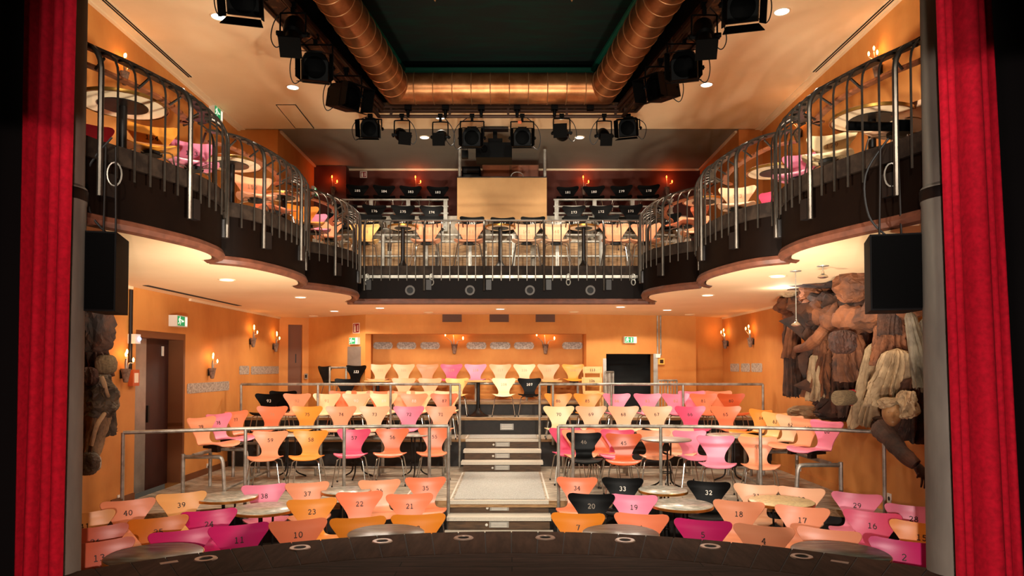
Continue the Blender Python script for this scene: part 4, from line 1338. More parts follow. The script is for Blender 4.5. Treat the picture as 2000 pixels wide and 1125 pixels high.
for num, px, py, col, yaw in ((144, 712, 446, 'apricot', 10), (143, 836, 450, 'salmon', 0), (142, 918, 450, 'salmon', 0), (141, 1028, 448, 'peach', 0), (140, 1085, 447, 'peach', 0), (138, 1199, 444, 'salmon', 0), (137, 1262, 437, 'salmon', -14)):
    bch(num, px, py, 12.42, col, yaw, 1.09, 'behind the straight balcony railing', ky=.8)
# black chairs on the upper tiers
for num, px, col in ((169, 662, 0), (168, 722, 0), (167, 786, 0), (166, 842, 0), (165, 922, 0), (164, 982, 0), (163, 1041, 0), (162, 1125, 0), (161, 1186, 0), (160, 1246, 0), (159, 1306, 0)):
    ed = abs(px - 984) / 320
    Y = 13.32 - .35 * ed
    p = at(px, 424, Y)
    chair(num, p.x, Y, 4.46, 'black', (984 - px) / 320 * .3, .96, extra='in the lowest black tier of the balcony', group='black tier chairs', ky=.8)
for num, px in ((177, 674), (176, 731), (175, 787), (174, 843), (173, 1121), (172, 1174), (171, 1232), (170, 1288)):
    ed = abs(px - 984) / 300
    Y = 14.08 - .28 * ed
    p = at(px, 402, Y)
    chair(num, p.x, Y, 4.82, 'black', (984 - px) / 300 * .25, .97, extra='in the middle black tier of the balcony', group='black tier chairs', ky=.8)
for num, px in ((185, 698), (184, 750), (183, 802), (182, 855), (181, 1109), (180, 1160), (179, 1214), (178, 1267)):
    ed = abs(px - 984) / 290
    Y = 14.85 - .25 * ed
    p = at(px, 362, Y)
    chair(num, p.x, Y, 5.43, 'black', (984 - px) / 290 * .25, .96, extra='in the topmost black tier of the balcony', group='black tier chairs', ky=.85)

# technician's booth: board, posts, cabinet, projector
bY = 13.62
a, b = at(893, 347, bY), at(1068, 425, bY)
bo = thing('booth_board', 'large pale plywood board fronting the control booth between the black chairs', 'board', (0, 0, 0))
MB().box(a.x, b.x, bY, bY + .03, b.z - .05, a.z).build('panel', M['board'], bo)
MB().box(a.x - .004, b.x + .004, bY - .004, bY + .05, a.z, a.z + .02).build('top_cap', M['iron'], bo)
for px, w in ((898, 'door'), (1064, 'sculpture')):
    p = at(px, 300, bY + .12)
    MB().tube([(p.x, bY + .12, 5.2), (p.x, bY + .12, CEIL)], .03, 10)
    tag(MB().tube([(p.x, bY + .12, 4.82), (p.x, bY + .12, at(px, 292, bY + .12).z)], .032, 10).build('booth_post', M['steel'], None, True), f'grey tube post of the control booth, {w} side', 'post', 'booth posts')
a, b = at(942, 322, 14.4), at(1052, 345, 14.4)
cb = thing('booth_cabinet', 'brown cabinet standing inside the control booth behind the pale board', 'cabinet', (0, 0, 0))
MB().box(a.x, b.x, 14.4, 14.8, 4.82, a.z).build('body', M['jamb'], cb)
for i in range(2):
    x = a.x + (b.x - a.x) * (.02 + .5 * i)
    MB().box(x, x + (b.x - a.x) * .46, 14.38, 14.4, 4.9, a.z - .02).build('door', M['wood_red'], cb)
a, b = at(902, 325, 14.3), at(938, 345, 14.3)
rk = thing('equipment_rack', 'black equipment rack at the edge of the control booth', 'rack', (0, 0, 0))
MB().box(a.x, b.x, 14.3, 14.7, 4.82, a.z).build('case', M['black'], rk)
for i in range(4):
    MB().box(a.x + .03, b.x - .03, 14.285, 14.3, a.z - .14 - .12 * i, a.z - .05 - .12 * i).build('rack_unit', M['iron'], rk)
tag(MB().tube([(at(1010 + 12 * math.cos(R(x)), 345 - 9 * math.sin(R(x)), 13.8)) for x in range(0, 181, 12)], .008, 6).build('gooseneck_lamp', M['steel'], None, True), 'thin bent gooseneck lamp above the pale board', 'lamp')
pj = thing('projector', 'black projector hung from the ceiling on a thick column mount', 'projector', (0, 0, 0))
a, b = at(930, 283, 12.9), at(1000, 312, 12.9)
MB().box(a.x, b.x, 12.75, 13.2, b.z, a.z).build('body', M['black'], pj)
c_ = at(967, 262, 12.95)
MB().box(c_.x - .04, c_.x + .04, 12.9, 12.98, a.z, CEIL - .01).build('mount_column', M['black'], pj)
MB().box(c_.x - .25, c_.x + .25, 12.8, 12.98, CEIL - .06, CEIL - .02).build('ceiling_plate', M['iron'], pj)
MB().box(c_.x - .13, c_.x + .14, 12.85, 13.0, CEIL - .33, CEIL - .22).build('clamp_block', M['black'], pj)
MB().lathe([(.05, 0), (.06, .06), (.05, .07)], 16, (a.x + .16, 12.75, (a.z + b.z) / 2), (0, -1, 0)).build('lens', M['lens'], pj, True)
a = at(908, 298, 12.9)
dm = thing('dimmer_box', 'small black plug box with four cables below the fresnel spotlight', 'box', (0, 0, 0))
MB().box(a.x - .06, a.x + .06, 12.88, 12.98, a.z - .1, a.z + .04).build('case', M['black'], dm)
cbm = MB()
for i in range(4):
    cbm.tube([(a.x - .045 + .03 * i, 12.93, a.z + .04), (a.x - .045 + .03 * i, 12.93, CEIL)], .006, 5)
cbm.build('cable', M['cable'], dm)

# ---------------------------------------------------------------- stage spotlights
def yoke_and_cable(t, top, w, h, loop=.3, side=1):
    """clamp at the local origin height `top` (pipe), yoke of width w and drop h; the lamp head hangs at 0."""
    yk = spline([(-w, 0, 0), (-w, 0, h - .03), (-w + .03, 0, h), (w - .03, 0, h), (w, 0, h - .03), (w, 0, 0)], 3)
    MB().tube(yk, .011, 6).build('yoke', M['black'], t, True)
    MB().box(-.022, .022, -.022, .022, h, top + .03).box(-.04, .04, -.03, .03, top - .02, top + .04).build('clamp', M['black'], t)
    for s_ in (-1, 1):
        MB().lathe([(.0, 0), (.03, .004), (.03, .03), (.012, .035), (0, .05)], 10, (s_ * w, 0, 0), (s_, 0, 0)).build('tilt_knob', M['black'], t)
    MB().tube(spline([(side * .06, .05, .02), (side * (w + .05), .04, -loop * .6), (side * (w + .12), .03, -.02), (side * (w + .06), .0, h * .7), (side * .05, 0, top)], 6), .007, 5).build('cable', M['cable'], t, True)

def fresnel(label, pos, top, aim, size=.17, flaps=(1, 1, 1, 1), side=1):
    t = thing('stage_spotlight', label, 'spotlight', pos, 0, 'stage spotlights')
    yoke_and_cable(t, top, size + .03, min(top - .05, size + .12), .3, side)
    d = Vector(aim).normalized()
    x = d.cross(Vector((0, 0, 1))).normalized()
    u = x.cross(d)
    hd = bpy.data.objects.new('head', None); 
    def P(a, b, c): return x * a + u * b + d * c
    s = size
    body = MB()
    ring = [(-s, -s * .95), (s, -s * .95), (s, s * .45), (s * .72, s * .95), (s * .3, s * 1.12), (-s * .3, s * 1.12), (-s * .72, s * .95), (-s, s * .45)]
    n = len(ring)
    vs = []
    for c, k in ((-s * 1.5, .7), (-s * 1.2, 1), (s * .55, 1), (s * .7, .92)):
        vs += [P(a * k * .92, b * k * .92, c) for a, b in ring]
    fs = [tuple(range(n)), tuple(reversed(range(3 * n, 4 * n)))]
    for i in range(3):
        for j in range(n):
            fs.append((i * n + j, i * n + (j + 1) % n, (i + 1) * n + (j + 1) % n, (i + 1) * n + j))
    body.add(vs, fs)
    bd = body.build('lamp_body', M['black'], t)
    fins = MB()
    for q in range(4):
        c = -s * 1.0 + q * s * .38
        fins.obox(P(0, s * 1.06, c), x, u, d, s * .45, s * .07, s * .05)
    fins.build('cooling_fin', M['black'], bd)
    MB().lathe([(0, .02), (s * .5, .012), (s * .72, 0)], 24, P(0, 0, s * .7), d).build('lens', M['lens'], t, True)
    c0 = s * .74
    for i, (a, b) in enumerate(((0, 1), (1, 0), (0, -1), (-1, 0))):
        if not flaps[i]: continue
        o = P(a * s * .95, b * s * .95, c0)
        out = (x * a + u * b)
        tang = x if b else u
        spread = (-.12, .22, .12, .22)[i]
        dirv = (d * math.cos(spread) + out * math.sin(spread)).normalized()
        L = s * 1.25 if b else s * 1.15
        W0, W1 = s * .92, s * (1.15 if b else .8)
        th = dirv.cross(tang).normalized() * .004
        vs = [o - tang * W0, o + tang * W0, o + dirv * L + tang * W1, o + dirv * L - tang * W1]
        MB().add([v - th for v in vs] + [v + th for v in vs], [(0, 3, 2, 1), (4, 5, 6, 7), (0, 1, 5, 4), (1, 2, 6, 5), (2, 3, 7, 6), (3, 0, 4, 7)]).build('barn_door', M['flap'], t)
    return t

def profile(label, pos, top, aim, size=.12, side=1):
    t = thing('stage_spotlight', label, 'spotlight', pos, 0, 'stage spotlights')
    yoke_and_cable(t, top, size + .02, min(top - .04, .26), .22, side)
    d = Vector(aim).normalized()
    x = d.cross(Vector((0, 0, 1))).normalized()
    u = x.cross(d)
    MB().lathe([(size * .5, -.30), (size * .9, -.26), (size, -.12), (size * .85, 0), (size * .62, .03), (size * .62, .2), (size * .8, .22), (size * .8, .3), (size * .55, .3)], 20, (0, 0, 0), d).build('lamp_body', M['black'], t, 35)
    MB().lathe([(0, .285), (size * .56, .28)], 20, (0, 0, 0), d).build('lens', M['lens'], t)
    MB().obox(d * .312, x, u, d, size * .95, size * .95, .012).build('colour_frame', M['flap'], t)
    MB().obox(d * -.02 + x * size * 1.1, x, u, d, .05, .018, .025).obox(d * -.02 - x * size * 1.1, x, u, d, .05, .018, .025).build('shutter_handle', M['black'], t)
    return t

def hung(px, py, i):
    """a point on pipe run i above picture column/row and the lamp height below it."""
    best = None
    for k in range(401):
        p = along(i, k / 400)
        u = p.x / p.y
        e = abs(1000 + F_PX * u - px)
        if best is None or e < best[0]:
            best = (e, p)
    return best[1]
def fix(kind, label, px, py, i, aim, size, Y=None, side=1, **kw):
    if i == 1:
        pos = at(px, py, 11.74)
        top = pz - pos.z
    else:
        # the lamp hangs under the side run at depth Y
        pos = at(px, py, Y)
        top = pz - pos.z if Y else .4
    f = fresnel if kind == 'f' else profile
    return f(label, pos, top, aim, size, side=side, **kw)
fix('f', 'big black fresnel spotlight with barn doors over the cream ceiling, door side', 477, -4, 0, (.25, -1, -.75), .19, 7.45, -1)
fix('p', 'black profile spotlight on the pipe above two fresnel spotlights, door side', 572, 68, 0, (.15, -.9, -1.1), .13, 8.1, -1)
fix('f', 'black fresnel spotlight with a drooping cable near the lit ceiling light, door side', 616, 134, 0, (.25, -1, -.3), .19, 8.9, -1)
fix('f', 'black fresnel spotlight turned sideways over the ceiling hatch', 676, 190, 0, (.9, -.8, -.3), .19, 9.9, -1)
fix('f', 'black fresnel spotlight with barn doors at the pipe corner, door side', 723, 252, 1, (.05, -1, -.3), .165, None, -1)
fix('p', 'first black profile spotlight on the rear pipe, turned towards the sculpture side', 785, 265, 1, (.35, -1, -.5), .11)
fix('p', 'second black profile spotlight on the rear pipe, before a bright ceiling light', 860, 268, 1, (0, -1, -.45), .11)
fix('f', 'black fresnel spotlight on the rear pipe above the small plug box', 922, 270, 1, (0, -1, -.25), .17, None, -1)
fix('f', 'black fresnel spotlight with an orange tag beside the projector', 1020, 270, 1, (0, -1, -.25), .165, None, 1)
fix('p', 'third black profile spotlight on the rear pipe, tilted before a bright ceiling light', 1097, 260, 1, (-.15, -1, -.2), .12)
fix('p', 'slim black profile spotlight on the rear pipe towards the sculpture side', 1180, 266, 1, (0, -1, -.55), .105, None, -1)
fix('f', 'black fresnel spotlight at the pipe corner, sculpture side', 1227, 250, 1, (-.3, -1, -.35), .165)
fix('f', 'black fresnel spotlight turned sideways with a hanging cable loop, sculpture side', 1290, 172, 2, (-.9, -.8, -.3), .18, 9.6)
fix('f', 'black fresnel spotlight with open side flap, sculpture side', 1337, 132, 2, (-.3, -1, -.3), .19, 8.9)
fix('p', 'black profile spotlight on the pipe above two fresnel spotlights, sculpture side', 1376, 72, 2, (-.15, -.9, -1.1), .13, 8.1)
fix('f', 'big black fresnel spotlight with barn doors over the cream ceiling, sculpture side', 1449, 10, 2, (-.25, -1, -.75), .19, 7.55)
# plugs on the frame
for px, w in ((797, 'first'), (870, 'second'), (940, 'third'), (1010, 'fourth'), (1083, 'fifth'), (1153, 'sixth')):
    p = at(px, 206, 11.62)
    t = thing('power_socket', f'black socket box under the tarnished ceiling frame, {w} from the door side', 'socket', (p.x, 11.62, CEIL - .075), 0, 'rig sockets')
    MB().box(-.055, .055, -.05, .05, -.07, .02).build('box', M['black'], t)
    if px != 1153:
        MB().lathe([(.02, -.19), (.03, -.12), (.03, -.07)], 10).build('plug', M['black'], t)
p = at(1015, 240, 11.5)
tag(MB().box(p.x - .03, p.x + .03, 11.48, 11.485, p.z - .02, p.z + .025).build('paper_tag', M['tag_orange']), 'small orange paper tag on the fresnel spotlight cable beside the projector', 'tag')

# ---------------------------------------------------------------- loudspeakers
def speaker(label, x0, x1, y0, y1, ztop, zbot, yaw, hangz, sd):
    cx, cy = (x0 + x1) / 2, (y0 + y1) / 2
    t = thing('loudspeaker', label, 'loudspeaker', (cx, cy, zbot), yaw, 'hanging loudspeakers')
    w, d, h = (x1 - x0) / 2, (y1 - y0) / 2, ztop - zbot
    MB().prism([(-w, -d), (w, -d), (w * .72, d), (-w * .72, d)], 0, h).build('cabinet', M['speaker'], t)
    MB().box(-w + .012, w - .012, -d - .012, -d - .001, .015, h - .015).build('grille', M['grille'], t)
    for s_ in (-.4, .4):
        MB().tube([(w * s_, 0, h), (w * s_ * .8, 0, hangz - zbot)], .008, 6).build('hanging_wire', M['iron'], t)
    MB().tube([(.05 * math.cos(2 * PI * j / 16) + .02, .02, hangz - zbot - .2 + .09 * math.sin(2 * PI * j / 16)) for j in range(16)], .006, 5, closed=True).build('safety_loop', M['steel'], t, True)
    MB().tube(spline([(0, .02, h), (-.14, .02, h + .18), (-.16, .02, h + .5), (0, .02, hangz - zbot + .08)], 6), .008, 6).build('cable', M['cable'], t, True)
    return t
a, b = at(168, 452, 5.0), at(275, 608, 5.0)
speaker('black loudspeaker hanging below the balcony beside the door-side column', -3.14, b.x - .24, 4.98, 5.4, a.z, b.z, R(14), BAL - .05, -1)
a, b = at(1697, 462, 5.15), at(1812, 608, 5.15)
speaker('black loudspeaker hanging below the balcony before the paper sculpture', 2.68, 3.06, 5.02, 5.42, a.z, b.z, R(-14), BAL - .05, 1)
# follow-spot arms on the balcony rails
for a, b, Y, w in (((634, 489), (680, 491), 10.3, 'inner bulge, door side'), ((1276, 489), (1328, 487), 10.3, 'inner bulge, sculpture side'), ((1656, 246), (1757, 248), 5.9, 'above the hanging loudspeaker')):
    p, q = at(*a, Y), at(*b, Y)
    t = thing('rail_arm', 'black tube arm clamped across the balcony railing, ' + w, 'arm', (0, 0, 0), 0, 'rail arms')
    MB().tube([p, q], .04 if Y < 7 else .035, 12).build('tube', M['black'], t, True)
    e = q if Y < 7 else (p if w.endswith('door side') else q)
    MB().obox(e + Vector((.03, .02, 0)), (1, 0, 0), (0, 1, 0), (0, 0, 1), .06, .06, .05).build('clamp', M['black'], t)
for px, py, w, s_ in ((656, 516, 'door side', 1), (1303, 512, 'sculpture side', 1)):
    p = at(px, py, 10.2)
    t = thing('ball_lamp', 'glossy black ball lamp with copper mouth under the balcony arm, ' + w, 'lamp', p, 0, 'ball lamps')
    MB().lathe([(0, .075)] + [(.078 * math.cos(R(a_)), .078 * math.sin(R(a_))) for a_ in range(75, -60, -15)] + [(.045, -.07)], 24).build('globe', mat('gloss_black', (6, 6, 6), .08), t, True)
    MB().lathe([(.05, -.12), (.056, -.06)], 20).lathe([(0, -.118), (.05, -.118)], 20).build('mouth', M['copper_rib'], t, True)
    MB().tube([(0, 0, .07), (0, 0, .16)], .012, 6).build('stem', M['black'], t)

# ---------------------------------------------------------------- wall sconces
LIGHTS = []
def sconce(label, p, n, sc=1.0, bulbs=3, red=False, lit=True, spread=1.0):
    """terracotta half cone on a wall; p is the middle of the pot, n the wall's normal."""
    t = thing('wall_sconce', label, 'wall lamp', p, math.atan2(n[1], n[0]) - PI / 2, 'planter wall sconces')
    t.scale = (sc, sc, sc)
    MB().lathe([(.0, -.105), (.026, -.10), (.031, -.09), (.062, .075), (.066, .08), (.058, .08), (.026, -.07)], 16, (0, .066, 0)).build('pot', M['terracotta'], t, 45)
    MB().box(-.03, .03, -.004, .02, -.05, .06).build('wall_mount', M['iron'], t)
    ends = [(-.10 * spread, .11, .20), (.02, .09, .31), (.10 * spread, .12, .27)][:bulbs]
    for e in ends:
        st = MB().tube(spline([(e[0] * .2, .075, .05), (e[0] * .45, .08, .15), (e[0], e[1], e[2] - .05)], 4), .008, 6).build('stem', M['steel'], t, True)
        MB().lathe([(.008, -.03), (.012, -.01), (.014, .002), (.011, .016), (.004, .03), (0, .033)], 10, e).build('bulb', M['bulb_red' if red else 'bulb'], st, True)
    q = Vector((0, .13, .27)) * sc
    q.rotate(Matrix.Rotation(math.atan2(n[1], n[0]) - PI / 2, 3, 'Z'))
    LIGHTS.append((Vector(p) + q, red))
def on_wall(px, py, X):
    d = ray(px, py)
    t = X / d.x
    return Vector((X, d.y * t, EYE + d.z * t))
for px, py, w in ((236, 732, 'before the dark red door'), (407, 728, 'above the long metal plate'), (488, 668, 'past the long metal plate, two stems together'), (533, 678, 'beside the narrow corner door')):
    sconce('terracotta pot sconce on the door wall, ' + w, on_wall(px, py, XL), (1, 0), 1.0)
for px, py, w in ((1382, 678, 'at the back corner'), (1422, 672, 'above the small metal plates'), (1472, 668, 'towards the paper sculpture')):
    sconce('terracotta pot sconce on the sculpture wall, ' + w, on_wall(px, py, XR), (-1, 0), 1.0)
for px, w in ((888, 'door side'), (1065, 'sculpture side')):
    p = at(px, 681, 15.4)
    sconce('terracotta pot sconce with three spread bulbs in the back niche, ' + w, p, (0, -1), 1.15, spread=1.7)
for px, py, X, s_, w in ((234, 152, XL, 1, 'behind the large table, door side'), (1722, 137, XR, -1, 'behind the large table, sculpture side'), (1566, 262, XR, -1, 'in the middle bulge, sculpture side'), (545, 318, XL, 1, 'behind the middle railing, door side'), (1418, 316, XR, -1, 'beyond the middle railing, sculpture side')):
    sconce('terracotta pot sconce on the upper wall, ' + w, on_wall(px, py, X), (s_, 0), .95)
for px, w in ((652, 'past the inner bulge, door side'), (814, 'between black seats near the board'), (1140, 'behind black seats beyond the board'), (1302, 'past the topmost black seats')):
    p = at(px, 374, 15.4 if px < 675 else 15.7)
    sconce('red glowing pot sconce on the rear wall, ' + w, p, (0, -1), 1.0, 2 if px != 814 else 2, True)

# metal plates on the walls
def plate(label, p, n, w, h, r, grp='galvanised wall plates', m='plate'):
    t = thing('metal_plate', label, 'wall plate', p, math.atan2(n[1], n[0]) - PI / 2, grp)
    pts = []
    for cx, cz, a0 in ((w / 2 - r, h / 2 - r, 0), (-w / 2 + r, h / 2 - r, 90), (-w / 2 + r, -h / 2 + r, 180), (w / 2 - r, -h / 2 + r, 270)):
        pts += [(cx + r * math.cos(R(a0 + 15 * i)), cz + r * math.sin(R(a0 + 15 * i))) for i in range(7)]
    N = len(pts)
    MB().add([(x, .002, z) for x, z in pts] + [(x, .008, z) for x, z in pts], [tuple(range(N)), tuple(reversed(range(N, 2 * N)))] + [(i, N + i, N + (i + 1) % N, (i + 1) % N) for i in range(N)]).build('plate', M[m], t)
def span(px0, px1, py, X):
    a, b = on_wall(px0, py, X), on_wall(px1, py, X)
    return (a + b) / 2, abs(b.y - a.y)
for px0, px1, py, hh, w in ((365, 447, 756, .165, 'long'), (467, 486, 723, .165, 'short'), (490, 544, 723, .165, 'medium long')):
    p, wd = span(px0, px1, py, XL)
    plate(w + ' rounded galvanised plate on the orange door wall', p, (1, 0), wd, hh, .04)
for px0, px1, w in ((1427, 1444, 'farther'), (1448, 1465, 'middle'), (1468, 1489, 'nearer')):
    p, wd = span(px0, px1, 718, XR)
    plate(f'small rounded metal plate on the orange sculpture wall, {w} of a row of three', p, (-1, 0), wd, .17, .04)
for i, (a, b) in enumerate(((729, 767), (775, 813), (821, 859), (911, 950), (957, 997), (1004, 1043), (1098, 1138))):
    p, q = at(a, 675, 15.4), at(b, 675, 15.4)
    plate('long rounded speckled metal plate in the back niche, ' + ONES[i + 1] + ' along from the door side', (p + q) / 2, (0, -1), q.x - p.x, .155, .07)
def facing_wing(px, py):
    # the angled wing from the corner door to the niche
    u = (px - 1000) / F_PX
    A, B = Vector((c1.x, c1.y, 0)), Vector((NL, NY, 0))
    d = B - A
    t = (u * A.y - A.x) / (d.x - u * d.y)
    q = A + d * t
    return at(px, py, q.y), Vector((d.y, -d.x, 0)).normalized()
p, n = facing_wing(692, 702)
plate('square brushed steel panel on the back wall behind the black chairs', p, n, .42, .55, .005, None, 'steel_plate')

# signs --------------------------------------------------------------
def flat(mb, pts, y):
    return mb.add([(x, y, z) for x, z in pts], [tuple(range(len(pts)))])
def running_man(mb, cx, cz, s, y):
    k = s
    mb.add([(cx + .02 * k + .09 * k * math.cos(2 * PI * i / 10), y, cz + .36 * k + .09 * k * math.sin(2 * PI * i / 10)) for i in range(10)], [tuple(range(10))])
    for pts, w in (([(0, .25), (-.08, -.02)], .16), ([(-.08, 0), (.12, -.12), (.06, -.36)], .1), ([(-.08, 0), (-.16, -.2), (-.38, -.26)], .1), ([(0, .22), (.2, .08), (.32, .14)], .08), ([(0, .24), (-.22, .2), (-.28, .02)], .08)):
        A, B = ribbon([(cx + a * k, cz + b * k) for a, b in pts], w * k)
        nn = len(A)
        mb.add([(a[0], y, a[1]) for a in A] + [(b[0], y, b[1]) for b in B], [(i, i + 1, nn + i + 1, nn + i) for i in range(nn - 1)])
def exit_sign(label, p, n, w, h, d, arrow=0, down=False):
    t = thing('exit_sign', label, 'sign', p, math.atan2(n[1], n[0]) + PI / 2, 'green exit signs')
    MB().box(-w / 2, w / 2, -d, -.002, -h / 2, h / 2).build('housing', M['white_plastic'], t)
    flat(MB(), [(-w / 2 + .012, -h / 2 + .012), (w * .22, -h / 2 + .012), (w * .22, h / 2 - .012), (-w / 2 + .012, h / 2 - .012)], -d - .002).build('green_panel', M['sign_green'], t)
    mb = MB()
    running_man(mb, -w * .24, 0, h * .9, -d - .004)
    if down:
        flat(mb, [(w * .02, h * .3), (w * .1, h * .3), (w * .1, -h * .3), (w * .02, -h * .3)], -d - .004)
    else:
        flat(mb, [(-w * .05, -.012), (w * .12, -.012), (w * .12, .012), (-w * .05, .012)], -d - .004)
        flat(mb, [(-w * .1, 0), (-w * .03, -.03), (-w * .03, .03)], -d - .004)
    flat(mb, [(w * .26, -h * .4), (w * .45, -h * .4), (w * .45, h * .4), (w * .26, h * .4)], -d - .004)
    mb.build('pictogram', M['sign_white'], t)
p = on_wall(336, 627, XL); p.y += .06
exit_sign('green exit sign box with running figure above the dark red door', p, (1, 0), .34, .17, .13)
p, n = facing_wing(695, 666)
exit_sign('small green exit sign with running figure above the steel panel', p, n, .27, .15, .07)
q = on_right(1229)
nr = Vector((rb.y - ra.y, -(rb.x - ra.x), 0)).normalized()
exit_sign('small green exit sign above the dark stairway', at(1229, 664, q.y - .02), nr, .28, .14, .08, down=True)
exit_sign('green exit sign high on the balcony wall beside the ceiling corner', on_wall(416, 222, XL), (1, 0), .34, .2, .1)
exit_sign('green exit sign on the balcony wall seen through the railing, sculpture side', on_wall(1466, 304, XR), (-1, 0), .34, .2, .1)
exit_sign('little green exit sign on the balcony wall by the inner bulge, door side', on_wall(612, 375, -4.44), (1, 0), .3, .2, .06)
def fire_sign(label, p, n, w, h, dark=False):
    t = thing('fire_sign', label, 'sign', p, math.atan2(n[1], n[0]) + PI / 2)
    MB().box(-w / 2, w / 2, -.006, -.001, -h / 2, h / 2).build('border', M['sign_pale'], t)
    flat(MB(), [(-w / 2 + .014, -h / 2 + .014), (w / 2 - .014, -h / 2 + .014), (w / 2 - .014, h / 2 - .014), (-w / 2 + .014, h / 2 - .014)], -.008).build('red_panel', M['sign_red'], t)
    mb = MB()
    flat(mb, [(-w * .3, -h * .36), (-w * .04, -h * .36), (-w * .04, h * .2), (-w * .3, h * .2)], -.010)
    flat(mb, [(-w * .22, h * .22), (-w * .12, h * .22), (-w * .12, h * .36), (-w * .22, h * .36)], -.010)
    flat(mb, [(-w * .36, h * .3), (-w * .2, h * .38), (-w * .36, h * .24)], -.010)
    for i in range(4):
        flat(mb, [(w * .14, -h * .3 + i * h * .14), (w * .34, -h * .22 + i * h * .14), (w * .3, -h * .12 + i * h * .14), (w * .14, -h * .2 + i * h * .14)], -.010)
    mb.build('pictogram', M['sign_pale'], t)
p, n = facing_wing(696, 641)
fire_sign('red fire extinguisher sign with pale border on the back wall', p, n, .21, .22)
fire_sign('dim red fire sign on the red-brown upper back wall', at(710, 341, 15.7), (0, -1), .16, .15)
# vents in the lintel
for i, px in enumerate((883, 975, 1065)):
    a, b = at(px - 19, 613, NY), at(px + 19, 629, NY)
    t = thing('air_vent', 'brown slatted air vent over the back niche, ' + ('towards the door side', 'in the middle', 'towards the sculpture side')[i], 'vent', (0, 0, 0), 0, 'lintel air vents')
    MB().box(a.x, b.x, NY - .012, NY - .001, b.z, a.z).build('frame', M['jamb'], t)
    sl_ = MB()
    k = 7
    for j in range(k):
        z = b.z + .015 + (a.z - b.z - .03) * j / (k - 1)
        sl_.box(a.x + .015, b.x - .015, NY - .018, NY - .012, z - .006, z + .006)
    sl_.build('slat', M['vent'], t)
# conduit, call box, small wall boxes
q = on_right(1288)
cnd = thing('conduit', 'pair of grey conduit pipes running down the back wall from the balcony underside', 'pipe', (0, 0, 0))
for px in (1284, 1290):
    q = on_right(px)
    zb = at(px, 694, q.y).z
    MB().tube([(q.x, q.y - .03, zb), (q.x, q.y - .03, SOF - .002)], .018, 8).build('pipe', M['steel'], cnd, True)
q = on_right(1284); z = at(1284, 695, q.y).z
MB().box(q.x - .05, q.x + .05, q.y - .07, q.y - .01, z - .04, z + .04).build('junction_box', M['white_plastic'], cnd)
def wall_box(name, label, p, n, w, h, d, m, extra=None):
    t = thing(name, label, 'wall box', p, math.atan2(n[1], n[0]) + PI / 2)
    MB().box(-w / 2, w / 2, -d, -.001, -h / 2, h / 2).build('case', M[m], t)
    if extra: MB().box(-w * .3, w * .3, -d - .006, -d, -h * .3, h * .3).build('cover', M[extra], t)
    return t
q = on_right(1290)
wall_box('alarm_call_point', 'yellow alarm call box below the conduit beside the dark stairway', at(1290, 706, q.y - .03), nr, .13, .13, .06, 'yellow_box', 'rig')
wall_box('alarm_call_point', 'orange alarm call box beside the dark red door frame', on_wall(256, 738, XL), (1, 0), .16, .22, .07, 'tag_orange', 'sign_pale')
t = wall_box('emergency_light', 'small boxy sensor with blue light under the dark wall conduit', on_wall(255, 662, XL), (1, 0), .14, .13, .1, 'white_plastic')
MB().lathe([(0, .0), (.03, .0), (.02, .02), (0, .025)], 12, (.03, -.1, 0), (0, -1, 0)).build('blue_led', M['blue_led'], t)
p = on_wall(251, 650, XL)
tag(MB().tube([(XL + .03, p.y, p.z - .5), (XL + .03, p.y, SOF - .05)], .025, 8).build('wall_conduit', M['iron'], None, True), 'dark conduit pipe on the wall between the sculpture and the dark red door', 'pipe')
for X, px, py, n, w in ((XL, 232, 975, (1, 0), 'at the door wall near the stage'), (XL, 405, 912, (1, 0), 'under the side seats by the door'), (XR, 1738, 973, (-1, 0), 'below the sculpted hand'), (XR, 1563, 913, (-1, 0), 'under the side seats by the sculpture')):
    p = on_wall(px, py, X)
    t = wall_box('wall_socket', 'white wall socket ' + w, p, n, .085, .12, .012, 'white_plastic')
    MB().lathe([(0, .001), (.028, .001)], 16, (0, -.012, -.005), (0, -1, 0)).build('plug_hole', M['iron'], t)
p = at(598, 735, 15.6)
wall_box('wall_switch', 'small grey switch plate at the narrow corner door', p, (0, -1), .07, .12, .012, 'steel_plate', 'iron')
bs = MB()
bs.box(XL, XL + .015, 9.0, D0, P1, P1 + .1).box(XL, XL + .015, D1, 15.3, P1, P1 + .1)
struct('baseboard_left', bs, M['jamb'])
struct('baseboard_right', MB().box(XR - .015, XR, 8.8, 15.5, P1, P1 + .1), M['plaster'])

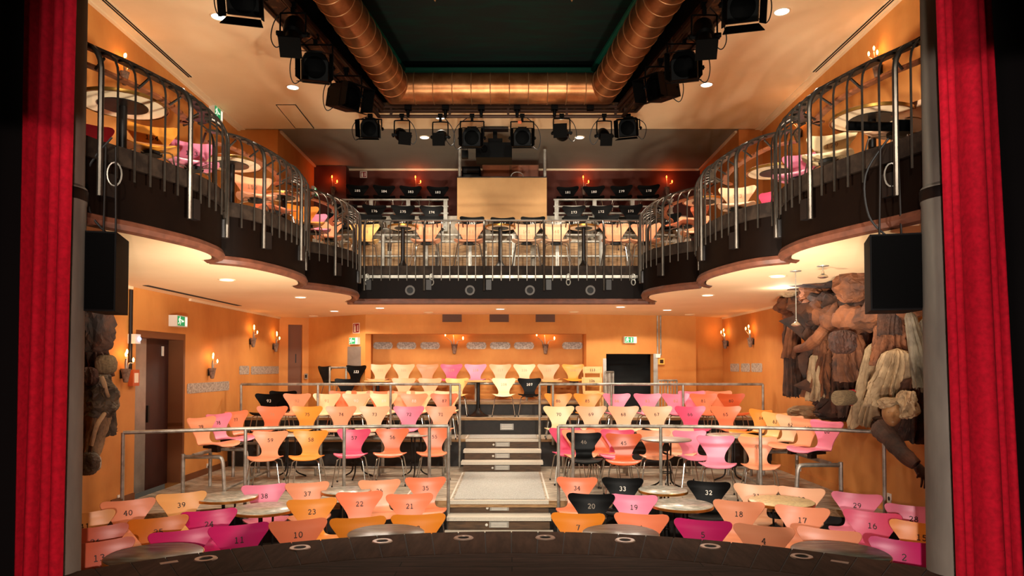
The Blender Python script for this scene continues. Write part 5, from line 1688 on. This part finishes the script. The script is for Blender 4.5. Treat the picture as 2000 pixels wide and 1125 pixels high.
# ---------------------------------------------------------------- crumpled paper sculptures
def crumple(name, c, rx, ry, rz, m, parent, seed=0, amp=.22, freq=2.2, folds=0, fold_amp=.0, taper=0.0, nu=None, nv=None, tilt=0.0):
    vs, fs = [], []
    o = Vector((seed * 3.7, seed * 1.3, seed * 7.1))
    rnd = random.Random(seed + 100)
    nu = nu or (54 if folds else 34)
    nv = nv or (20 if folds else 22)
    rot = Matrix.Rotation(tilt, 3, 'Y')
    for i in range(nv + 1):
        for j in range(nu):
            # jittered, so that the facets fold irregularly
            jj = j + (rnd.uniform(-.38, .38) if 0 < i < nv else 0)
            ii = i + (rnd.uniform(-.38, .38) if 0 < i < nv else 0)
            ph, th = PI * ii / nv, 2 * PI * jj / nu
            s = abs(math.sin(ph)) ** .55
            d = Vector((s * math.cos(th), s * math.sin(th), math.copysign(abs(math.cos(ph)) ** .8, math.cos(ph))))
            q = Vector((d.x * rx, d.y * ry, d.z * rz))
            s0 = (Vector((q.x, q.y, q.z * .38)) * freq * 1.7 if folds else q * freq * 1.1) + o
            amp_ = amp * (1.5 if folds else 1.25)
            r1 = 1 - abs(noise.noise(s0)) * 2.4
            r2 = 1 - abs(noise.noise(s0 * 2.4 + o)) * 2.4
            k = 1 + amp_ * (r1 * .8 + r2 * .55 - .6) + amp * rnd.uniform(-.14, .14)
            if folds:
                ph2 = folds * th + 3.2 * noise.noise(Vector((d.z * 1.6, seed, th * .3))) + d.z * 1.2
                k += fold_amp * (1.4 - 2.4 * abs(math.sin(ph2 / 2)))
            w = 1 + taper * d.z
            p = Vector((d.x * rx * k * w, d.y * ry * k * w, d.z * rz * (1 + .2 * amp * r2 * rnd.random())))
            vs.append(Vector(c) + rot @ p)
    for i in range(nv):
        for j in range(nu):
            a, b = i * nu + j, i * nu + (j + 1) % nu
            if rnd.random() < .5:
                fs += [(a, a + nu, b + nu), (a, b + nu, b)]
            else:
                fs += [(a, a + nu, b), (a + nu, b + nu, b)]
    return MB().add(vs, fs).build(name, m, parent)

def draped_roll(name, pts, r, m, parent, seed=0, amp=.35, n=18):
    P = spline(pts, 8)
    base = MB().tube(P, r, n)
    o = Vector((seed * 2.1, seed, seed * .7))
    for k, v in enumerate(base.v[:]):
        ring = min(len(P) - 1, k // n)
        c = P[ring]
        q = v - c
        f = 1 + amp * (.6 - 2.2 * abs(noise.noise(v * 4.5 + o))) + amp * .5 * noise.noise(v * 11 + o)
        base.v[k] = c + q * f
    return base.build(name, m, parent, 12)

S = thing('paper_sculpture', 'large wall sculpture of crumpled brown and cream paper figures between soffit and side seats', 'sculpture', (0, 0, 0))
def sp(px, py, dx):
    """a point seen at (px, py) standing dx off the sculpture wall."""
    return on_wall(px, py, XR - dx)
def pxm(p, n): return n / (F_PX / p.y)
def blob(name, px, py, dx, hw, hh, m, seed, **kw):
    p = sp(px, py, dx)
    rx, rz = pxm(p, hw), pxm(p, hh)
    ry = kw.pop('ry', rx * 1.1)
    return crumple(name, p, rx, ry, rz, M[m], S, seed, **kw)
blob('paper_ball', 1664, 560, .72, 31, 30, 'paper', 1, amp=.34, freq=2.6)
blob('crumpled_paper', 1597, 568, .5, 34, 22, 'paper', 2, amp=.5, freq=2.8)
blob('crumpled_paper', 1545, 563, .62, 19, 17, 'paper_cream', 3, amp=.45, freq=3)
blob('crumpled_paper', 1640, 548, .35, 90, 14, 'paper_dark', 4, amp=.4)
draped_roll('draped_roll', [sp(1532, 600, .5), sp(1572, 603, .62), sp(1620, 618, .68), sp(1672, 624, .7), sp(1725, 610, .62), sp(1790, 588, .5)], .13, M['paper'], S, 5, .75, 30)
draped_roll('draped_roll', [sp(1555, 588, .5), sp(1600, 590, .55), sp(1660, 600, .55), sp(1730, 590, .5)], .12, M['paper_dark'], S, 6, .75, 30)
def drape(name, px0, py0, px1, py1, dx, hw0, hw1, m, seed, n=9, amp=.3, bulge=.0, par=None, wall=None):
    """cloth falling in folds from (px0, py0) to (px1, py1), dx off the wall, hw half widths at top and bottom."""
    f = wall or sp
    A, B = f(px0, py0, dx), f(px1, py1, dx * .9)
    r0, r1 = pxm(A, hw0), pxm(B, hw1)
    nu, nv = n * 9, 20
    rnd = random.Random(seed)
    hem = [.07 * noise.noise(Vector((4 * math.cos(2 * PI * j / nu), 4 * math.sin(2 * PI * j / nu), seed))) for j in range(nu)]
    vs, fs = [], []
    for i in range(nv + 1):
        t = i / nv
        c = A.lerp(B, t)
        r = (r0 + (r1 - r0) * t) * (1 + bulge * math.sin(PI * t))
        cap = min(1, (t / .09) ** .5) if t < .09 else 1
        for j in range(nu):
            jj = j + (rnd.uniform(-.3, .3) if 0 < i < nv else 0)
            th = 2 * PI * jj / nu
            w = 1.6 * noise.noise(Vector((math.cos(th) * 1.3, math.sin(th) * 1.3 + seed, t * 2.2)))
            v = abs(math.sin((n * th + 2.2 * w + 1.5 * t) / 2))
            k = 1 - amp * (.35 + .65 * t) * (1 - v) ** .8 * 1.4
            k += .16 * amp * (1 - 3 * abs(noise.noise(Vector((math.cos(th) * 2.5 + seed, math.sin(th) * 2.5, t * 6)))))
            k += rnd.uniform(-.03, .03)
            z = (B.z - A.z) * hem[j] * (1 if i == nv else 0)
            vs.append(c + Vector((math.cos(th) * r * k * cap, math.sin(th) * r * k * cap * .9, z)))
    for i in range(nv):
        for j in range(nu):
            a, b = i * nu + j, i * nu + (j + 1) % nu
            fs += [(a, a + nu, b + nu), (a, b + nu, b)] if rnd.random() < .5 else [(a, a + nu, b), (a + nu, b + nu, b)]
    fs.append(tuple(range(nu)))
    return MB().add(vs, fs).build(name, M[m], par or S)
drape('hanging_coat', 1545, 612, 1552, 770, .42, 13, 22, 'paper_dark', 7, 8, .34)
drape('hanging_coat_flap', 1550, 618, 1540, 700, .55, 8, 15, 'paper', 8, 6, .34)
drape('hanging_coat_sleeve', 1535, 640, 1548, 775, .5, 8, 12, 'paper_dark', 32, 6, .4)
# kneeling figure
blob('back_panel', 1660, 690, .16, 105, 115, 'paper_dark', 30, amp=.5, freq=1.4, folds=12, fold_amp=.1, ry=.2)
drape('torso', 1602, 618, 1614, 690, .60, 15, 22, 'paper', 9, 8, .2, .1)
blob('hair', 1588, 620, .7, 14, 18, 'hair', 10, amp=.35, freq=4)
draped_roll('arm', [sp(1612, 640, .75), sp(1596, 662, .85), sp(1572, 678, .85), sp(1556, 682, .8)], [.085 - .0015 * i for i in range(25)], M['paper'], S, 11, .22, 14)
drape('skirt', 1612, 660, 1600, 775, .58, 16, 34, 'paper', 12, 12, .42)
drape('skirt_flap', 1592, 690, 1592, 782, .68, 10, 19, 'paper_cream', 13, 7, .42)
for px, tx in ((1616, 1610), (1640, 1634)):
    drape('trouser_leg', px, 715, tx, 806, .5, 15, 11, 'paper_dark', px, 6, .3)
# bowing figure seen from behind
drape('coat', 1655, 645, 1668, 745, .74, 22, 36, 'paper', 14, 13, .34, .15)
blob('head_of_hair', 1645, 668, .95, 23, 23, 'hair', 15, folds=22, fold_amp=.08, amp=.12, freq=3)
drape('coat_tail', 1650, 720, 1656, 815, .58, 24, 20, 'paper_dark', 16, 9, .4)
drape('gown', 1672, 598, 1650, 690, .4, 18, 34, 'paper', 17, 11, .38)
drape('gown_panel', 1706, 600, 1694, 690, .32, 12, 24, 'paper_dark', 33, 8, .4)
p = sp(1652, 777, .85)
dm_ = MB().lathe([(.0, -.16), (.085, -.16), (.09, -.15), (.09, .15), (.085, .16), (0, .16)], 20, p, (.8, .5, 0)).build('drum', M['straw'], S, True)
MB().lathe([(.093, .10), (.095, .11), (.095, .175), (.0, .176)], 20, p, (.8, .5, 0)).build('red_band', M['curtain'], dm_, True)
# leaning figure with cream gown, face and reaching arm
drape('cream_gown', 1712, 665, 1690, 832, .62, 16, 34, 'paper_cream', 18, 12, .46)
drape('cream_gown_front', 1752, 680, 1738, 790, .68, 22, 46, 'paper_cream', 19, 15, .44, .12)
drape('gown_upper', 1738, 628, 1748, 712, .6, 26, 46, 'paper', 20, 14, .34)
drape('sleeve_block', 1736, 602, 1738, 655, .72, 20, 23, 'paper_dark', 21, 14, .2)
drape('tall_drape', 1776, 606, 1806, 756, .75, 10, 22, 'paper_grey', 22, 6, .3)
drape('tall_drape', 1804, 620, 1816, 762, .6, 9, 17, 'paper_grey', 23, 6, .3)
drape('shadowed_cloak', 1790, 735, 1778, 862, .55, 26, 44, 'paper_dark', 24, 12, .4)
blob('shadowed_cloak', 1752, 836, .4, 42, 22, 'paper_dark', 25, amp=.35)
# head with features
hp_ = sp(1742, 808, .95)
hs = pxm(hp_, 20)
fd = Vector((-hp_.x * .8, -hp_.y, .15)).normalized()
fx = fd.cross(Vector((0, 0, 1))).normalized()
fu = fx.cross(fd)
vs, fs = [], []
nu_, nv_ = 32, 26
for i in range(nv_ + 1):
    ph = PI * i / nv_
    for j in range(nu_):
        th = 2 * PI * j / nu_
        a, b, c = math.sin(ph) * math.sin(th), math.cos(ph), math.sin(ph) * math.cos(th)
        w = .72 - .16 * max(0, -b) ** 1.3
        f_ = .82
        q = Vector((a * w, b * 1.0, c * f_))
        if c > 0:
            nz_ = math.exp(-(a / .16) ** 2) * math.exp(-((b + .12) / .22) ** 2)
            q.z += .24 * nz_
            for e in (-.3, .3):
                q.z -= .13 * math.exp(-((a - e) / .15) ** 2 - ((b - .12) / .11) ** 2)
            q.z += .07 * math.exp(-(a / .2) ** 2 - ((b + .5) / .07) ** 2) - .10 * math.exp(-(a / .17) ** 2 - ((b + .565) / .03) ** 2) + .06 * math.exp(-(a / .18) ** 2 - ((b + .64) / .06) ** 2)
            q.z += .06 * math.exp(-(a / .2) ** 2 - ((b + .85) / .1) ** 2)
            q.z += .06 * math.exp(-(a / .5) ** 2 - ((b - .3) / .06) ** 2)
        vs.append(hp_ + (fx * q.x + fu * q.y + fd * q.z) * hs * 1.25)
for i in range(nv_):
    for j in range(nu_):
        a, b = i * nu_ + j, i * nu_ + (j + 1) % nu_
        fs.append((a, b, b + nu_, a + nu_))
hd_ = MB().add(vs, fs).build('head', M['face'], S, True)
ey = MB()
for e in (-.21, .21):
    ey.add([hp_ + (fx * (e + .10 * math.cos(2 * PI * q / 12)) + fu * (.12 + .035 * math.sin(2 * PI * q / 12)) + fd * (.72 - .25 * abs(e) * 1)) * hs * 1.25 for q in range(12)], [tuple(range(12))])
ey.build('eye', M['hair'], hd_, True)
crumple('head_wrap', hp_ + fu * hs * .95 - fd * hs * .3, hs * 1.15, hs * 1.05, hs * .6, M['paper_cream'], S, 26, amp=.4, freq=4)
blob('lace_collar', 1772, 790, .85, 20, 26, 'paper_cream', 27, amp=.6, freq=4, folds=7, fold_amp=.15)
ap = [sp(1722, 838, .82), sp(1742, 862, .9), sp(1768, 890, .9), sp(1789, 908, .85)]
draped_roll('reaching_arm', ap, [.105 - .0022 * i for i in range(25)], M['paper_dark'], S, 28, .16, 16)
wr = ap[-1]
hnd = MB().tube(spline([wr, wr + Vector((.04, 0, -.05)), wr + Vector((.055, -.01, -.115))], 4), [.035 + .012 * math.sin(PI * i / 8) for i in range(9)], 12)
hand = hnd.build('hand', M['hair'], S, True)
for i, (dx_, L_, bend) in enumerate(((-.035, .075, -.02), (-.005, .125, .0), (.022, .135, .01), (.048, .115, .02), (.072, .085, .03))):
    b0 = wr + Vector((.05 + dx_ * .6, -.01, -.09 if i else -.05))
    MB().tube(spline([b0, b0 + Vector((dx_ * .5, -.012, -L_ * .45)), b0 + Vector((dx_ * .45 + bend * .3, .01, -L_))], 3), [.0125, .0125, .012, .0115, .011, .0095, .007], 8).build('finger', M['hair'], hand, True)
blob('base_paper', 1575, 808, .12, 28, 15, 'paper_cream', 29, amp=.4)
blob('base_paper', 1650, 812, .1, 50, 10, 'paper_dark', 31, amp=.4)

S2 = thing('paper_sculpture', 'dark crumpled foil and paper sculpture on the wall between column and dark red door', 'sculpture', (0, 0, 0))
def sp2(px, py, dx): return on_wall(px, py, XL + dx)
def blob2(name, px, py, dx, hw, hh, m, seed, **kw):
    p = sp2(px, py, dx)
    rx, rz = pxm(p, hw), pxm(p, hh)
    return crumple(name, p, rx, kw.pop('ry', rx * 1.1), rz, M[m], S2, seed, **kw)
blob2('hood', 178, 640, .5, 34, 46, 'paper_dark', 41, amp=.4, freq=2.4, folds=9, fold_amp=.14)
drape('cloak', 176, 612, 190, 735, .45, 14, 32, 'paper_dark', 42, 11, .4, par=S2, wall=sp2)
blob2('straw_ball', 206, 712, .6, 19, 19, 'straw', 43, amp=.06, freq=5, folds=20, fold_amp=.02)
blob2('rope_knot', 172, 735, .6, 16, 18, 'hair', 44, folds=9, fold_amp=.16, amp=.2)
drape('foil_dress', 196, 722, 192, 850, .5, 18, 34, 'paper_grey', 45, 12, .45, par=S2, wall=sp2)
blob2('foil_crumple', 196, 775, .62, 25, 40, 'paper_grey', 50, amp=.6, freq=3.4)
drape('foil_skirt', 186, 800, 172, 890, .5, 32, 22, 'paper_cream', 46, 12, .45, par=S2, wall=sp2)
blob2('foot_wrap', 172, 905, .5, 18, 22, 'paper_grey', 48, amp=.3)
blob2('shoe_plate', 184, 905, .45, 12, 15, 'plate', 49, amp=.08)
draped_roll('ribbon', [sp2(198, 735, .72), sp2(208, 765, .75), sp2(214, 790, .7), sp2(190, 830, .75), sp2(178, 870, .7)], .022, M['paper_cream'], S2, 47, .3, 10)

# hanging halogen by the sculpture and the small ceiling hook
for px, py0, py1, on, w in ((1554, 529, 632, True, 'long wire with a lit glass halogen lamp before the paper sculpture'), (1607, 519, 538, False, 'short glass halogen lamp close to the balcony underside above the sculpture')):
    p = at(px, py0, 9.3)
    q = atz(px, py0, SOF)
    q = Vector((q.x, q.y, SOF))
    low = at(px, py1, q.y)
    t = thing('halogen_pendant', w, 'hanging lamp', (q.x, q.y, SOF))
    MB().lathe([(.06, -.008), (.062, -.001)], 20).build('canopy', M['steel'], t)
    MB().tube([(0, 0, -.005), (0, 0, low.z - SOF + .04)], .005, 6).build('wire', M['steel'], t)
    MB().lathe([(.012, .05), (.016, .02), (.05, -.005), (.055, -.02), (.03, -.03)], 16, (0, 0, low.z - SOF)).build('reflector', M['chrome'], t, True)
    MB().lathe([(0, -.03), (.028, -.022)], 12, (0, 0, low.z - SOF)).build('bulb', M['lamp_disc'] if on else M['lens'], t)

# ================================================================== LIGHT
def lamp(kind, loc, energy, col, target=None, size=None, angle=60, blend=.4, rad=.05, name='lamp'):
    l = bpy.data.lights.new(name, kind)
    l.energy = energy
    l.color = col
    if kind == 'AREA':
        l.shape = 'DISK'; l.size = size
    else:
        l.shadow_soft_size = rad
    if kind == 'SPOT':
        l.spot_size = R(angle); l.spot_blend = blend
    o = bpy.data.objects.new(name, l)
    C.objects.link(o)
    o.location = loc
    if target is not None:
        o.rotation_euler = (Vector(target) - Vector(loc)).to_track_quat('-Z', 'Y').to_euler()
    return o
WARM, WARMER = (1, .86, .68), (1, .66, .36)
# recessed downlights
for kind, p in spots:
    if kind == 'u':
        lamp('SPOT', (p.x, p.y, CEIL - .02), 480, WARM, (p.x, p.y, 0), angle=120, blend=.8, rad=.09, name='downlight')
    elif kind == 'r':
        lamp('SPOT', (p.x, p.y, CEIL - .02), 60, WARM, (p.x, p.y, 0), angle=110, blend=.8, rad=.09, name='downlight')
    else:
        lamp('SPOT', (p.x, p.y, SOF - .02), 62 if p.y < 11.2 else 150, WARM, (p.x, p.y, 0), angle=154, blend=.12, rad=.09, name='downlight')
# stage-side house wash (fixtures hang in the stage house above and behind the camera)
for x, e in ((-1.0, 1500), (1.0, 1500)):
    lamp('SPOT', (x, .6, 5.6), e, (1, .91, .78), (x * .9, 12.4, 1.9), angle=60, blend=.6, rad=.12, name='house_wash')
lamp('SPOT', (0, -.5, 4.4), 800, (1, .91, .78), (0, 12.5, 2.0), angle=46, blend=.6, rad=.2, name='house_wash')
# fill spots added at stage level, standing in for bounce onto balcony underside and ceiling
for x in (-1.6, 0, 1.6):
    lamp('SPOT', (x * .8, 2.6, 1.0), 2300, (1, .93, .80), (x * 2.1, 10.5, 3.75), angle=40, blend=.9, rad=.2, name='soffit_fill')
for x in (-1.3, 1.3):
    lamp('SPOT', (x, 4.75, 1.0), 820, (1, .92, .78), (x * 1.8, 10.6, 6.6), angle=72, blend=.9, rad=.3, name='ceiling_fill')  # added fill without a fixture, brightens the main ceiling
for x in (-1, 1):
    lamp('SPOT', (x * 2.2, 3.4, 1.2), 3000, (1, .90, .74), (-x * 4.4, 8.2, 4.75), angle=34, blend=.7, rad=.15, name='balcony_fill')  # added fill, lights balcony side walls and table undersides from below
# work lights on the curtains
lamp('SPOT', (-.9, 1.2, 1.9), 560, (1, .70, .62), (-3.1, 4.45, 2.2), angle=47, blend=.1, rad=.03, name='curtain_light')
lamp('SPOT', (.9, 1.2, 1.9), 640, (1, .80, .74), (3.0, 4.45, 2.45), angle=50, blend=.1, rad=.03, name='curtain_light')
for p, red in LIGHTS:
    lamp('POINT', p, 1.8 if not red else 3.0, (1, .42, .12) if not red else (1, .16, .04), rad=.03, name='sconce_light')
lamp('POINT', on_wall(1530, 580, XR - 1.0), 9, (1, .93, .85), rad=.02, name='halogen_light')
w = bpy.data.worlds.new('World')
bpy.context.scene.world = w
w.use_nodes = True
bg = w.node_tree.nodes['Background']
bg.inputs[0].default_value = (1, .78, .56, 1)
bg.inputs[1].default_value = .06

# ================================================================== CAMERA
cam = bpy.data.cameras.new('camera')
cam.sensor_width = 36
cam.lens = F_PX / 2000 * 36
cam.shift_y = (CY - 562.5) / 2000
cam.clip_end = 100
co_ = bpy.data.objects.new('camera', cam)
C.objects.link(co_)
co_.location = (0, 0, EYE)
co_.rotation_euler = (PI / 2 + PITCH, 0, 0)
sc = bpy.context.scene
sc.camera = co_
sc.view_settings.view_transform = 'Standard'
sc.view_settings.look = 'None'
sc.view_settings.gamma = 1
sc.view_settings.use_curve_mapping = False
sc.view_settings.exposure = 0.0
sc.cycles.use_denoising = True
sc.cycles.max_bounces = 8
sc.cycles.sample_clamp_indirect = 4
